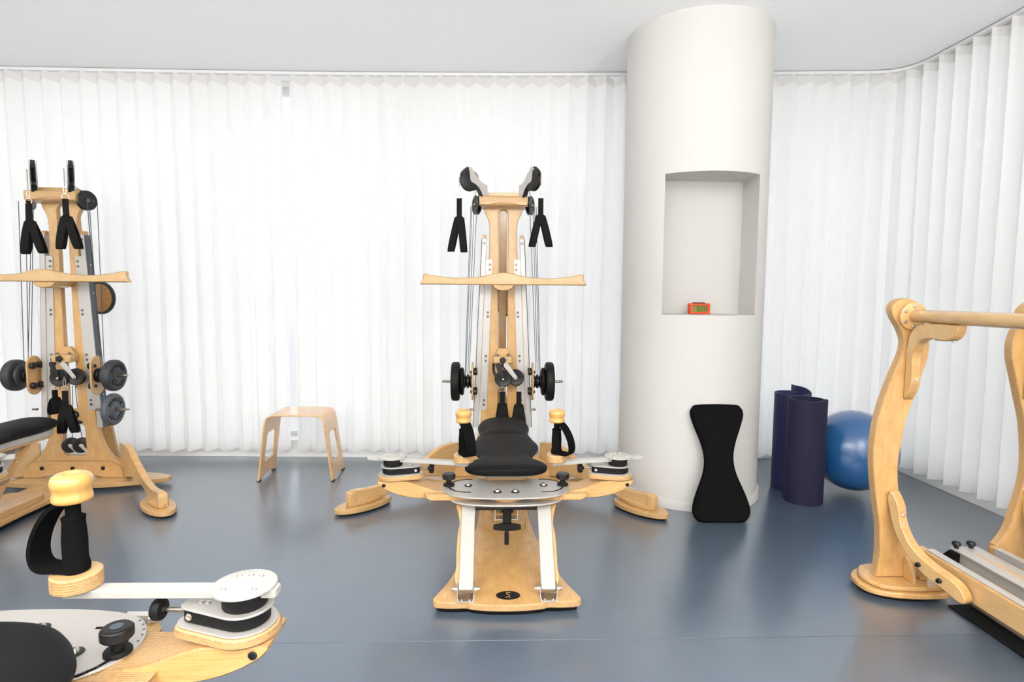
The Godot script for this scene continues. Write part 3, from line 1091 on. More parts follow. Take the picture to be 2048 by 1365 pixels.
func rail(o: Node3D, s: int) -> void:
	var oo := K(Vector2(0.134, 1.631))
	var ob := K(Vector2(0.188, 0.467))
	var io := K(Vector2(0.106, 1.631))
	var ib := K(Vector2(0.153, 0.467))
	var low := 0.385
	var f := (ob.y - low) / (oo.y - ob.y)
	ob += (ob - oo) * f
	ib += (ib - io) * f
	var g := Geo.new()
	var z := Transform3D(Basis.IDENTITY, Vector3(0, 0, PZ))
	g.t = z
	var q := [io, oo, ob, ib]
	for i in 4:
		q[i] = Vector2(q[i].x * s, q[i].y)
	g.prism(PackedVector2Array(q), -0.045, 0.012, 0.002, [], 0, false)
	var r := part(o, "rail", g, M.alu)
	g = Geo.new()
	g.t = z
	var a := K(Vector2(0.068, 1.50))
	var b := K(Vector2(0.102, 0.522))
	var pl := [Vector2(a.x, a.y), Vector2(lerpf(io.x, ib.x, (io.y - a.y) / (io.y - ib.y)), a.y), Vector2(lerpf(io.x, ib.x, (io.y - b.y) / (io.y - ib.y)), b.y), Vector2(b.x, b.y)]
	for i in 4:
		pl[i] = Vector2(pl[i].x * s, pl[i].y)
	g.prism(PackedVector2Array(pl), 0.0005, 0.006, 0.001, [], 0, false)
	part(r, "mounting_flange", g, M.alu)
	for y in [1.467, 1.435, 1.16, 1.134, 0.878, 0.846, 0.587, 0.558]:
		var p := K(Vector2(lerpf(0.0835, 0.122, (1.467 - y) / 0.91), y))
		bolt(r, "socket_bolt", Vector3(p.x * s, p.y, PZ + 0.006), Vector3(0, 0, 1), 0.0085, 0.005, M.steel)
	# dark inset on the outer side with small screws
	g = Geo.new()
	g.t = z
	var e := [oo + Vector2(0.0005, 0), oo + Vector2(0.004, 0), ob + Vector2(0.004, 0), ob + Vector2(0.0005, 0)]
	for i in 4:
		e[i] = Vector2(e[i].x * s, e[i].y)
	g.prism(PackedVector2Array(e), -0.044, 0.008, 0.0005, [], 0, false)
	part(r, "slide_insert", g, M.slate)
	for y in [1.45, 1.27, 1.08, 0.91, 0.60]:
		var x := lerpf(oo.x, ob.x, (oo.y - y) / (oo.y - ob.y)) + 0.004
		bolt(r, "screw", Vector3(x * s, y, PZ - 0.018), Vector3(s, 0.045, 0), 0.006, 0.003)
	g = Geo.new()
	g.box(Vector3(s * (io.x + oo.x) / 2, oo.y + 0.010, PZ - 0.018), Vector3(0.026, 0.03, 0.04), 0.003)
	part(r, "rail_stop", g, M.warm)
	bolt(r, "socket_bolt", Vector3(s * (io.x + oo.x) / 2, oo.y - 0.03, PZ + 0.012), Vector3(0, 0, 1), 0.0085, 0.005, M.steel)
	# fixed lower pin at the rail foot
	g = Geo.new()
	g.t = axis_at(Vector3(s * 0.186, 0.515, -0.05), Vector3(s, 0, 0))
	g.lathe([Vector2(0.009, 0), Vector2(0.009, 0.18), Vector2(0.004, 0.21), Vector2(0, 0.212)] if (s > 0 and o.name != "tower_machine") else [Vector2(0.007, 0), Vector2(0.007, 0.030), Vector2(0.003, 0.036), Vector2(0, 0.036)], 14)
	part(r, "storage_pin", g, M.steel)


func carriage(o: Node3D, s: int) -> void:
	var hy := 0.703 if o.name == "tower_machine" else 0.738
	var g := Geo.new()
	g.t = side(0.192) if s > 0 else side(-0.204)
	var pl := stadium(Vector2(-0.055, hy - 0.065), Vector2(-0.055, hy + 0.065), 0.062, 0.062, 14)
	g.prism(pl, -0.012, 0.0, 0.003)
	var c := part(o, "weight_carriage", g, [M.face, M.edge])
	for y in [-0.065, 0.065]:
		for z in [-0.085, -0.025]:
			g = Geo.new()
			g.t = axis_at(Vector3(s * 0.168, hy + y, z), Vector3(s, 0, 0))
			g.disc(0.021, 0, 0.024, 0.004, 20)
			part(c, "roller", g, M.black)
		bolt(c, "bolt", Vector3(s * 0.205, hy + y, -0.025), Vector3(s, 0, 0), 0.011, 0.008, M.black)
	g = Geo.new()
	g.t = axis_at(Vector3(s * 0.206, hy, -0.05), Vector3(s, 0, 0))
	var pr := [Vector2(0, 0)]
	for k in 2:
		var b := k * 0.024
		pr += [Vector2(0.046, b), Vector2(0.046, b + 0.005), Vector2(0.030, b + 0.011), Vector2(0.046, b + 0.017), Vector2(0.046, b + 0.021), Vector2(0.026, b + 0.022)]
	pr += [Vector2(0.026, 0.047), Vector2(0, 0.047)]
	g.lathe(pr, 28)
	part(c, "cable_spool", g, M.black)
	g = Geo.new()
	g.t = axis_at(Vector3(s * 0.25, hy, -0.05), Vector3(s, 0, 0))
	g.lathe([Vector2(0.0095, 0), Vector2(0.0095, 0.118), Vector2(0.0075, 0.118), Vector2(0.0075, 0.124), Vector2(0.0095, 0.126), Vector2(0.008, 0.142), Vector2(0.003, 0.150), Vector2(0, 0.150)], 16)
	part(c, "loading_pin", g, M.steel)


func upper_pulley(o: Node3D, at: Vector3, d: Vector3) -> void:
	var tr := frame(d, Vector3(0, 1, 0), at)
	var shape := PackedVector2Array(v2([0.0, -0.004, 0.037, -0.004, 0.050, 0.022, 0.064, 0.041, 0.090, 0.062, 0.124, 0.074, 0.131, 0.088, 0.134, 0.12, 0.142, 0.158, 0.134, 0.165, 0.121, 0.161, 0.107, 0.144, 0.078, 0.111, 0.050, 0.082, 0.020, 0.069, 0.002, 0.067]))
	var first: Node3D = null
	for z in [-0.019, 0.016]:
		var g := Geo.new()
		g.t = tr
		g.prism(shape, z, z + 0.003, 0.0006, [], 0, false)
		var b := part(o if first == null else first, "pulley_bracket" if first == null else "rear_plate", g, M.alu)
		if first == null:
			first = b
	var g2 := Geo.new()
	g2.t = tr * Transform3D(Basis(Vector3(1, 0, 0), PI / 2), Vector3(0.126, 0.083, 0))
	g2.lathe([Vector2(0, -0.014), Vector2(0.06, -0.014), Vector2(0.066, -0.011), Vector2(0.054, 0.0), Vector2(0.066, 0.011), Vector2(0.06, 0.014), Vector2(0, 0.014)], 40)
	part(first, "pulley_wheel", g2, M.black)
	g2 = Geo.new()
	g2.t = tr
	g2.prism(PackedVector2Array(v2([0.128, 0.158, 0.145, 0.165, 0.165, 0.150, 0.185, 0.128, 0.190, 0.112, 0.180, 0.108, 0.172, 0.125, 0.150, 0.145])), -0.012, 0.012, 0.003, [], 0, false)
	part(first, "rope_keeper", g2, M.black)
	g2 = Geo.new()
	g2.t = tr
	g2.prism(PackedVector2Array(v2([-0.004, -0.012, 0.042, -0.012, 0.060, 0.022, 0.080, 0.045, 0.088, 0.052, 0.078, 0.058, 0.055, 0.044, 0.036, 0.02, 0.0, 0.004])), -0.015, 0.015, 0.002, [], 0, false)
	part(first, "bracket_block", g2, M.black)


func low_pulley(o: Node3D, at: Vector3) -> void:
	var g := Geo.new()
	g.t = axis_at(at, Vector3(0.35, 0, 0.94))
	g.lathe([Vector2(0, -0.012), Vector2(0.046, -0.012), Vector2(0.05, -0.009), Vector2(0.040, 0.0), Vector2(0.05, 0.009), Vector2(0.046, 0.012), Vector2(0.02, 0.014), Vector2(0, 0.014)], 30)
	var p := part(o, "low_pulley", g, M.black)
	g = Geo.new()
	g.t = frame(Vector3(0.94, 0, -0.35), Vector3(0, 1, 0), at + Vector3(0.006, 0, 0.016))
	g.prism(spline(v2([-0.012, 0.004, 0.0, 0.014, 0.014, 0.006, 0.022, -0.016, 0.040, -0.03, 0.05, -0.052, 0.036, -0.056, 0.018, -0.036, 0.0, -0.014]), 4), 0, 0.003, 0.0008, [], 0, false)
	part(p, "pulley_bracket", g, M.alu)
	bolt(p, "axle_bolt", at + Vector3(0.012, 0, 0.021), Vector3(0.35, 0, 0.94), 0.006, 0.003)


func front_pulley(o: Node3D, at: Vector3, top: Vector3) -> void:
	var g := Geo.new()
	g.t = axis_at(at, Vector3(0.12, 0, 1))
	g.lathe([Vector2(0, -0.014), Vector2(0.05, -0.014), Vector2(0.054, -0.010), Vector2(0.043, 0.0), Vector2(0.054, 0.010), Vector2(0.05, 0.014), Vector2(0.040, 0.014), Vector2(0.032, 0.011), Vector2(0.016, 0.011), Vector2(0.014, 0.015), Vector2(0, 0.015)], 36)
	var p := part(o, "front_pulley", g, M.black)
	g = Geo.new()
	var d := at - top
	g.t = Transform3D(Basis.IDENTITY, Vector3(0, 0, at.z + 0.016))
	g.prism(stadium(Vector2(top.x, top.y), Vector2(at.x, at.y), 0.017, 0.012, 8), 0, 0.004, 0.001, [], 0, false)
	part(p, "pulley_bracket", g, M.alu if top.x > 0 else M.black)
	bolt(p, "axle_bolt", at + Vector3(0, 0, 0.02), Vector3(0, 0, 1), 0.008, 0.005)
	g = Geo.new()
	g.tube(path3([at + Vector3(-0.05, 0.02, -0.005), at + Vector3(-0.062, 0.05, -0.02), top + Vector3(-0.03, 0.0, -0.02)], 5), 0.009, 8)
	part(p, "bumper", g, M.black)
	g = Geo.new()
	g.tube([at + Vector3(0.0, -0.04, 0.0), at + Vector3(0.0, -0.075, 0.004)], 0.0025, 6)
	part(p, "cable", g, M.rope)


func stabilizer(o: Node3D, s: int, foot: Vector3) -> void:
	var a := Vector3(s * 0.27, 0, -0.16)
	var d := (foot - a)
	var l := d.length()
	d = d.normalized()
	var g := Geo.new()
	g.t = frame(d, Vector3(0, 1, 0), a)
	var low := PackedVector2Array(v2([0, 0.055, 0.12, 0.055, 0.2, 0.075, 0.32, 0.10, l - 0.22, 0.085, l - 0.14, 0.05, l + 0.07, 0.035]))
	var up := spline(v2([l + 0.105, 0.085, l + 0.08, 0.128, l - 0.06, 0.118, l - 0.2, 0.135, 0.34, 0.205, 0.22, 0.262, 0.10, 0.278, 0, 0.265]), 4, false)
	low.append_array(up)
	g.prism(low, -0.021, 0.021, 0.006, [], 1)
	var b := part(o, "stabilizer_arm", g, [M.pale, M.face])
	g = Geo.new()
	g.t = plan(0.04) * Transform3D(Basis.IDENTITY, Vector3(foot.x, foot.z, 0))
	g.prism(oval(Vector2.ZERO, 0.185, 0.083, 40, atan2(d.z, d.x)), 0, 0.03, 0.007, [], 1)
	part(b, "foot_plate", g, [M.face, M.edge])
	g = Geo.new()
	g.t = plan(0.012) * Transform3D(Basis.IDENTITY, Vector3(foot.x, foot.z, 0))
	g.prism(oval(Vector2.ZERO, 0.170, 0.070, 32, atan2(d.z, d.x)), 0, 0.012, 0.002, [], 0, false)
	part(b, "rubber_pad", g, M.rubber)
	g = Geo.new()
	g.t = frame(d, Vector3(0, 1, 0), foot)
	g.box(Vector3(0.082, 0.080, 0), Vector3(0.045, 0.082, 0.056), 0.008, 1)
	part(b, "end_block", g, M.pale)
	g = Geo.new()
	g.t = plan(0.064) * Transform3D(Basis.IDENTITY, Vector3(foot.x - d.x * 0.01, foot.z - d.z * 0.01, 0))
	g.prism(oval(Vector2.ZERO, 0.12, 0.045, 32, atan2(d.z, d.x)), 0, 0.024, 0.005, [], 1)
	part(b, "foot_riser", g, [M.face, M.edge])


func weight_plate(at: Vector3, d: Vector3, r: float, th: float, label: String, m: Material, lettered: bool) -> void:
	var o := thing("weight_plate", label, "weight plate", at, 0.0, "iron weight plates on the towers")
	var g := Geo.new()
	g.t = axis_at(Vector3.ZERO, d)
	var t := th / 2
	g.lathe([Vector2(0.013, -t), Vector2(r - 0.012, -t), Vector2(r - 0.004, -t + 0.004), Vector2(r, -t + 0.012), Vector2(r, t - 0.012), Vector2(r - 0.004, t - 0.004), Vector2(r - 0.012, t), Vector2(r - 0.022, t), Vector2(r - 0.027, t - 0.006), Vector2(r * 0.42, t - 0.006), Vector2(r * 0.38, t), Vector2(0.013, t), Vector2(0.013, -t)], 44)
	part(o, "disc", g, m)
	if lettered:
		g = Geo.new()
		var word := "KETTLER"
		var ring := Node3D.new()
		for k in 2:
			for i in word.length():
				var w := (i - 3) * 0.33 + k * PI
				var tm := TextMesh.new()
				tm.text = word[i]
				tm.font_size = 20
				tm.pixel_size = 0.0013
				tm.depth = 0.004
				tm.material = M.matte
				var mi := MeshInstance3D.new()
				mi.mesh = tm
				mi.name = numbered(o, "raised_letter")
				o.add_child(mi)
				var rr := r * 0.63
				mi.transform = Transform3D(Basis(Vector3(0, 1, 0), PI / 2), Vector3(t - 0.005, 0, 0)) * Transform3D(Basis(Vector3(0, 0, 1), -w), Vector3(sin(w) * rr, cos(w) * rr, 0))
		ring.free()


# ring, hook and Y-shaped webbing; w: direction across the two loops
func hand_strap(at: Vector3, w: Vector3, drop: float, spread: float, label: String, chain: float, shift: float) -> void:
	var o := thing("hand_strap", label, "strap", at, 0.0, "black webbing straps on the towers")
	w = w.normalized()
	var f := w.cross(Vector3.UP).normalized()
	var g := Geo.new()
	var ring := []
	for i in 20:
		var a := TAU * i / 20
		ring.append(w * cos(a) * 0.017 + Vector3(0, 0.013 + sin(a) * 0.017, 0))
	g.tube(ring, 0.0022, 6, true)
	part(o, "ring", g, M.chrome)
	if chain > 0:
		g = Geo.new()
		var hook := []
		for i in 16:
			var a := TAU * i / 16
			hook.append(w * cos(a) * 0.007 + Vector3(0, 0.052 + sin(a) * 0.025, 0))
		g.tube(hook, 0.002, 6, true)
		part(o, "snap_hook", g, M.chrome)
		g = Geo.new()
		g.tube([Vector3(0, 0.075, 0), Vector3(0, chain + 0.03, 0)], 0.003, 8)
		part(o, "swivel", g, M.steel)
	g = Geo.new()
	var neck := drop * 0.36
	g.band([Vector3(0, 0.0, 0), Vector3(0, -neck * 0.5, 0.001), Vector3(0, -neck, 0)], w, 0.032, 0.007)
	part(o, "neck_webbing", g, M.webbing)
	g = Geo.new()
	g.t = frame(w, Vector3.UP, Vector3(0, -neck, 0))
	g.box(Vector3(0, -0.008, 0), Vector3(0.046, 0.034, 0.016), 0.004)
	part(o, "keeper", g, M.webbing)
	for s in [-1, 1]:
		g = Geo.new()
		var len: float = drop - neck
		var out: Vector3 = (w * s * spread + w * shift * 0.5 - Vector3.UP * 1.0).normalized()
		var b: Vector3 = Vector3(0, -neck, 0) + w * s * 0.010
		var bow := f * 0.020
		g.band(path3([b, b + out * len * 0.35 + bow * 0.9, b + out * len * 0.75 + bow * 1.1, b + out * len * 0.96 + bow * 0.7, b + out * len, b + out * len * 0.96 - bow * 0.7, b + out * len * 0.75 - bow * 1.1, b + out * len * 0.35 - bow * 0.9, b - f * 0.004], 4), w, 0.040, 0.004)
		part(o, "loop_webbing", g, M.webbing)


# ------------------------------------------------------------------ bench with its handle unit
func bench(o: Node3D, dh: float, bottom_detail: bool) -> void:
	var g := Geo.new()
	var hw := v2([0.15, 0.02, 0.142, 0.3, 0.139, 0.53, 0.153, 0.80, 0.176, 0.97, 0.212, 1.16, 0.25, 1.33, 0.296, 1.455])
	var right := spline(hw, 4, false)
	var ol := PackedVector2Array()
	for p in right:
		ol.append(p)
	ol.append_array(spline(v2([0.302, 1.475, 0.298, 1.495, 0.280, 1.508, 0.22, 1.514, 0.165, 1.513, 0.145, 1.522, 0.08, 1.534, 0.0, 1.538]), 4, false))
	var full := []
	for p in ol:
		full.append(p)
	for i in range(ol.size() - 2, -1, -1):
		full.append(Vector2(-ol[i].x, ol[i].y))
	g.t = plan(0.050)
	g.prism(PackedVector2Array(full), 0, 0.030, 0.007)
	var base := part(o, "base_board", g, [M.face, M.edge])
	g = Geo.new()
	g.t = plan(0.020)
	var ins := PackedVector2Array()
	for p in full:
		ins.append(Vector2(p.x * 0.955, 0.05 + (p.y - 0.05) * 0.988))
	g.prism(ins, 0, 0.020, 0.002, [], 0, false)
	part(base, "dark_underlay", g, M.rubber)
	g = Geo.new()
	g.t = plan(0.0525)
	g.prism(oval(Vector2(0.004, 1.462), 0.050, 0.033, 36), 0, 0.003, 0.0008, [], 0, false)
	part(base, "oval_badge", g, M.black)
	g = Geo.new()
	g.tube(path3([Vector3(0.014, 0.0528, 1.441), Vector3(-0.002, 0.0528, 1.447), Vector3(0.000, 0.0528, 1.456), Vector3(0.010, 0.0528, 1.463), Vector3(0.008, 0.0528, 1.474), Vector3(-0.006, 0.0528, 1.480)], 4), 0.0012, 5)
	part(base, "badge_emblem", g, M.gold)
	for p in [Vector3(0.001, 0.0528, 1.4395), Vector3(0.010, 0.0528, 1.482)]:
		g = Geo.new()
		g.t = Transform3D(Basis.IDENTITY, p)
		g.disc(0.0022, -0.001, 0.001, 0.0004, 10)
		part(base, "badge_dot", g, M.gold)
	g = Geo.new()
	g.t = plan(0.085)
	g.prism(fillet(v2([-0.10, 0.30, 0.10, 0.30, 0.118, 0.34, 0.105, 0.60, 0.115, 0.80, -0.115, 0.80, -0.105, 0.60, -0.118, 0.34]), 0.02), 0, 0.036, 0.004)
	if bottom_detail:
		part(base, "hinge_board", g, [M.face, M.edge])
	# two pairs of leaning legs
	for s in [-1, 1]:
		leg(o, s, dh)
	rear_leg(o, dh)
	# lower and upper aluminium plates with the wooden turntable between
	g = Geo.new()
	g.t = plan(0.365 + dh)
	g.prism(plate_shape(0.272, 1.06, 1.292), 0, 0.008, 0.002, [], 0, false)
	var lp := part(o, "lower_plate", g, M.alu)
	g = Geo.new()
	g.t = Transform3D(Basis.IDENTITY, Vector3(0, dh, 1.185))
	g.disc(0.082, 0.366, 0.393, 0.004, 40)
	part(lp, "turntable", g, M.face)
	g = Geo.new()
	g.t = plan(0.401 + dh)
	g.prism(plate_shape(0.285, 1.035, 1.305), 0, 0.007, 0.002, [], 0, false)
	var up := part(o, "upper_plate", g, M.alu)
	for s in [-1, 1]:
		for b in [Vector2(0.173, 1.137), Vector2(0.040, 1.225)]:
			g = Geo.new()
			g.t = Transform3D(Basis.IDENTITY, Vector3(s * b.x, 0.401 + dh, b.y))
			g.disc(0.019, 0, 0.003, 0.001, 24)
			part(up, "washer", g, M.black)
			g = Geo.new()
			g.t = Transform3D(Basis.IDENTITY, Vector3(s * b.x, 0.404 + dh, b.y))
			g.lathe([Vector2(0.011, 0), Vector2(0.010, 0.005), Vector2(0.007, 0.008), Vector2(0.004, 0.008), Vector2(0.004, 0.004), Vector2(0, 0.004)], 16)
			part(up, "socket_bolt", g, M.chrome)
		# slot
		var arc := PackedVector2Array()
		for i in 13:
			var w := lerpf(-1.75, 1.75, i / 12.0)
			arc.append(Vector2(0.173 + cos(w) * 0.0935, 1.137 + sin(w) * 0.0935))
		for i in 13:
			var w := lerpf(1.75, -1.75, i / 12.0)
			arc.append(Vector2(0.173 + cos(w) * 0.085, 1.137 + sin(w) * 0.085))
		for i in arc.size():
			arc[i].x *= s
		g = Geo.new()
		g.t = plan(0.4018 + dh)
		g.prism(arc, 0, 0.002, 0.0004, [], 0, false)
		part(up, "curved_slot", g, M.rubber)
		# clamp knob
		g = Geo.new()
		g.t = Transform3D(Basis.IDENTITY, Vector3(s * 0.262, 0.402 + dh, 1.135))
		g.lathe([Vector2(0.026, 0), Vector2(0.026, 0.006), Vector2(0.024, 0.009), Vector2(0.013, 0.010), Vector2(0.011, 0.030)], 24)
		var kn := part(up, "clamp_knob", g, M.matte)
		g = Geo.new()
		g.t = plan(0.402 + dh + 0.056) * Transform3D(Basis.IDENTITY, Vector3(s * 0.262, 1.135, 0))
		var lob := PackedVector2Array()
		for i in 60:
			var w := TAU * i / 60
			lob.append(Vector2(cos(w), sin(w)) * (0.0300 + 0.0004 * cos(20 * w)))
		g.prism(lob, 0, 0.026, 0.005, [], 0, false)
		kn.name = kn.name
		part(up, "knob_head", g, M.black)
		g = Geo.new()
		g.t = Transform3D(Basis.IDENTITY, Vector3(s * 0.262, 0.402 + dh + 0.056, 1.135))
		g.disc(0.012, 0, 0.0015, 0.0005, 20)
		part(up, "knob_cap", g, M.slate)
		wood_arm(o, s, dh)
	# scale marks on the rim of the plate
	g = Geo.new()
	for s in [-1, 1]:
		for i in 11:
			var w := lerpf(-1.1, 0.9, i / 10.0)
			g.box(Vector3(s * (0.165 + cos(w) * 0.112), 0.4015 + dh, 1.165 + sin(w) * 0.112), Vector3(0.004, 0.001, 0.004), 0.0003)
	var marks := part(up, "scale_marks", g, M.slate)
	marks.set_meta("kind", "stuff")
	# bench beam and pad
	g = Geo.new()
	g.t = plan(0.452 + dh)
	g.prism(fillet(v2([-0.105, 0.20, 0.105, 0.20, 0.125, 0.30, 0.105, 0.55, 0.105, 1.08, -0.105, 1.08, -0.105, 0.55, -0.125, 0.30]), 0.03), 0, 0.034, 0.003, [], 0, false)
	var bb := part(o, "bench_beam", g, M.white)
	g = Geo.new()
	g.t = plan(0.418 + dh)
	g.prism(fillet(v2([-0.098, 0.21, 0.098, 0.21, 0.118, 0.30, 0.098, 0.55, 0.098, 1.07, -0.098, 1.07, -0.098, 0.55, -0.118, 0.30]), 0.03), 0, 0.016, 0.002)
	part(bb, "beam_board", g, [M.face, M.edge])
	pad(o, dh - (0.0 if bottom_detail else 0.02), not bottom_detail)
	# height lever under the plate
	g = Geo.new()
	g.t = axis_at(Vector3(-0.137, 0.327 + dh, 1.21), Vector3(1, 0, 0))
	g.lathe([Vector2(0, 0), Vector2(0.0135, 0), Vector2(0.0135, 0.274), Vector2(0, 0.274)], 20)
	var cb := part(o, "cross_tube", g, M.black)
	g = Geo.new()
	g.box(Vector3(0.004, 0.325 + dh, 1.205), Vector3(0.055, 0.045, 0.03), 0.004)
	g.box(Vector3(0.004, 0.285 + dh, 1.21), Vector3(0.038, 0.07, 0.028), 0.004)
	part(cb, "lever_housing", g, M.matte)
	g = Geo.new()
	g.box(Vector3(-0.050, 0.300 + dh, 1.195), Vector3(0.004, 0.07, 0.045), 0.001)
	g.box(Vector3(0.050, 0.300 + dh, 1.195), Vector3(0.004, 0.07, 0.045), 0.001)
	g.box(Vector3(0.0, 0.268 + dh, 1.19), Vector3(0.100, 0.004, 0.045), 0.001)
	part(cb, "lever_bracket", g, M.chrome)
	for s in [-1, 1]:
		bolt(cb, "bracket_bolt", Vector3(s * 0.052, 0.315 + dh, 1.20), Vector3(s, 0, 0), 0.008, 0.010)
	g = Geo.new()
	g.t = Transform3D(Basis.IDENTITY, Vector3(0.004, 0.242 + dh, 1.215))
	g.prism(fillet(v2([-0.062, -0.010, -0.062, 0.008, -0.02, 0.016, 0.02, 0.016, 0.062, 0.008, 0.062, -0.010, 0.02, -0.016, -0.02, -0.016]), 0.006, 3), 0, 0.024, 0.004, [], 0, false)
	part(cb, "lever_handle", g, M.matte)
	g = Geo.new()
	g.t = axis_at(Vector3(0.002, 0.234 + dh, 1.225), Vector3(0, -1, 0.12))
	g.lathe([Vector2(0, 0), Vector2(0.006, 0), Vector2(0.010, 0.025), Vector2(0.010, 0.070), Vector2(0, 0.070)], 14)
	part(cb, "lever_stem", g, M.matte)


func plate_shape(hx: float, z0: float, z1: float) -> PackedVector2Array:
	return spline(v2([0.0, z0, hx * 0.45, z0 + 0.004, hx * 0.75, z0 + 0.022, hx * 0.93, z0 + 0.062, hx, z0 + 0.115, hx * 0.97, z1 - 0.10, hx * 0.84, z1 - 0.048, hx * 0.62, z1 - 0.018, hx * 0.3, z1 - 0.003, 0.0, z1, -hx * 0.3, z1 - 0.003, -hx * 0.62, z1 - 0.018, -hx * 0.84, z1 - 0.048, -hx * 0.97, z1 - 0.10, -hx, z0 + 0.115, -hx * 0.93, z0 + 0.062, -hx * 0.75, z0 + 0.022, -hx * 0.45, z0 + 0.004]), 5)


func rear_leg(o: Node3D, dh: float) -> void:
	var b := Vector3(0, 0.095, 0.66)
	var t := Vector3(0, 0.42 + dh, 0.37 if dh == 0.0 else 0.5)
	var up := (t - b).normalized()
	var l := b.distance_to(t)
	var tr := frame(Vector3(1, 0, 0), up, b)
	var g := Geo.new()
	g.t = tr
	g.box(Vector3(0, l / 2, 0.006), Vector3(0.116, l, 0.012), 0.003)
	var lg := part(o, "rear_leg", g, M.white)
	for s in [-1, 1]:
		g = Geo.new()
		g.t = tr
		var w := PackedVector2Array()
		for p in spline(v2([0.040, l * 0.99, 0.075, l * 0.98, 0.082, l * 0.90, 0.070, l * 0.76, 0.074, l * 0.55, 0.072, l * 0.3, 0.076, l * 0.12, 0.066, l * 0.02, 0.040, 0.0]), 4, false):
			w.append(Vector2(p.x * s, p.y))
		g.prism(w, -0.034, 0.0, 0.003)
		part(lg, "wood_stiffener", g, [M.face, M.edge])
		bolt(lg, "screw", tr * Vector3(s * 0.073, l * 0.70, -0.017), Vector3(s, 0, 0), 0.006, 0.004)
		bolt(lg, "screw", tr * Vector3(s * 0.074, l * 0.22, -0.017), Vector3(s, 0, 0), 0.006, 0.004)
		bolt(lg, "top_bolt", Vector3(s * 0.078, t.y - 0.012, t.z + 0.02), Vector3(s, 0, 0), 0.010, 0.016)


func leg(o: Node3D, s: int, dh: float) -> void:
	var b := Vector3(s * 0.168, 0.075, 1.470)
	var t := Vector3(s * 0.168, 0.358 + dh, 1.195) if dh == 0.0 else Vector3(s * 0.168, 0.358 + dh, 1.35)
	var up := (t - b).normalized()
	var l := b.distance_to(t)
	var tr := frame(Vector3(1, 0, 0), up, b)
	var g := Geo.new()
	g.t = tr
	g.box(Vector3(0, l / 2, 0.006), Vector3(0.060, l, 0.016), 0.003)
	var lg := part(o, "leg", g, M.white)
	g = Geo.new()
	g.t = tr
	var a := s * 1.0
	var w := []
	for p in spline(v2([0.056, l * 0.93, 0.046, l * 0.85, 0.038, l * 0.72, 0.044, l * 0.6, 0.046, l * 0.4, 0.045, l * 0.25, 0.050, l * 0.14, 0.040, l * 0.06]), 4, false):
		w.append(Vector2(p.x * a, p.y))
	w.append(Vector2(-0.018 * a, l * 0.06))
	w.append(Vector2(-0.018 * a, l * 0.95))
	w.append(Vector2(0.046 * a, l * 0.96))
	g.prism(PackedVector2Array(w), -0.036, -0.004, 0.003)
	part(lg, "wood_stiffener", g, [M.face, M.edge])
	# hinge bracket
	g = Geo.new()
	g.box(Vector3(b.x, 0.0525, b.z + 0.012), Vector3(0.068, 0.005, 0.066), 0.001)
	g.box(Vector3(b.x - 0.0335, 0.076, b.z), Vector3(0.0035, 0.052, 0.040), 0.001)
	g.box(Vector3(b.x + 0.0335, 0.076, b.z), Vector3(0.0035, 0.052, 0.040), 0.001)
	part(lg, "hinge_bracket", g, M.chrome)
	for k in [-1, 1]:
		g = Geo.new()
		g.t = axis_at(Vector3(b.x + k * 0.035, 0.084, b.z), Vector3(k, 0, 0))
		g.lathe([Vector2(0.011, 0), Vector2(0.011, 0.006), Vector2(0.007, 0.007), Vector2(0.007, 0.014), Vector2(0.0085, 0.015), Vector2(0.006, 0.022), Vector2(0, 0.023)], 14)
		part(lg, "hinge_bolt", g, M.chrome)
		g = Geo.new()
		g.t = Transform3D(Basis.IDENTITY, Vector3(b.x + k * 0.017, 0.055, b.z + 0.032))
		g.disc(0.0055, 0, 0.003, 0.001, 12)
		part(lg, "screw", g, M.chrome)
	g = Geo.new()
	g.t = axis_at(Vector3(t.x + s * 0.03, t.y - 0.012, t.z), Vector3(s, 0, 0))
	g.lathe([Vector2(0.012, 0), Vector2(0.012, 0.006), Vector2(0.008, 0.007), Vector2(0.008, 0.018), Vector2(0.005, 0.026), Vector2(0, 0.026)], 14)
	part(lg, "top_bolt", g, M.chrome)


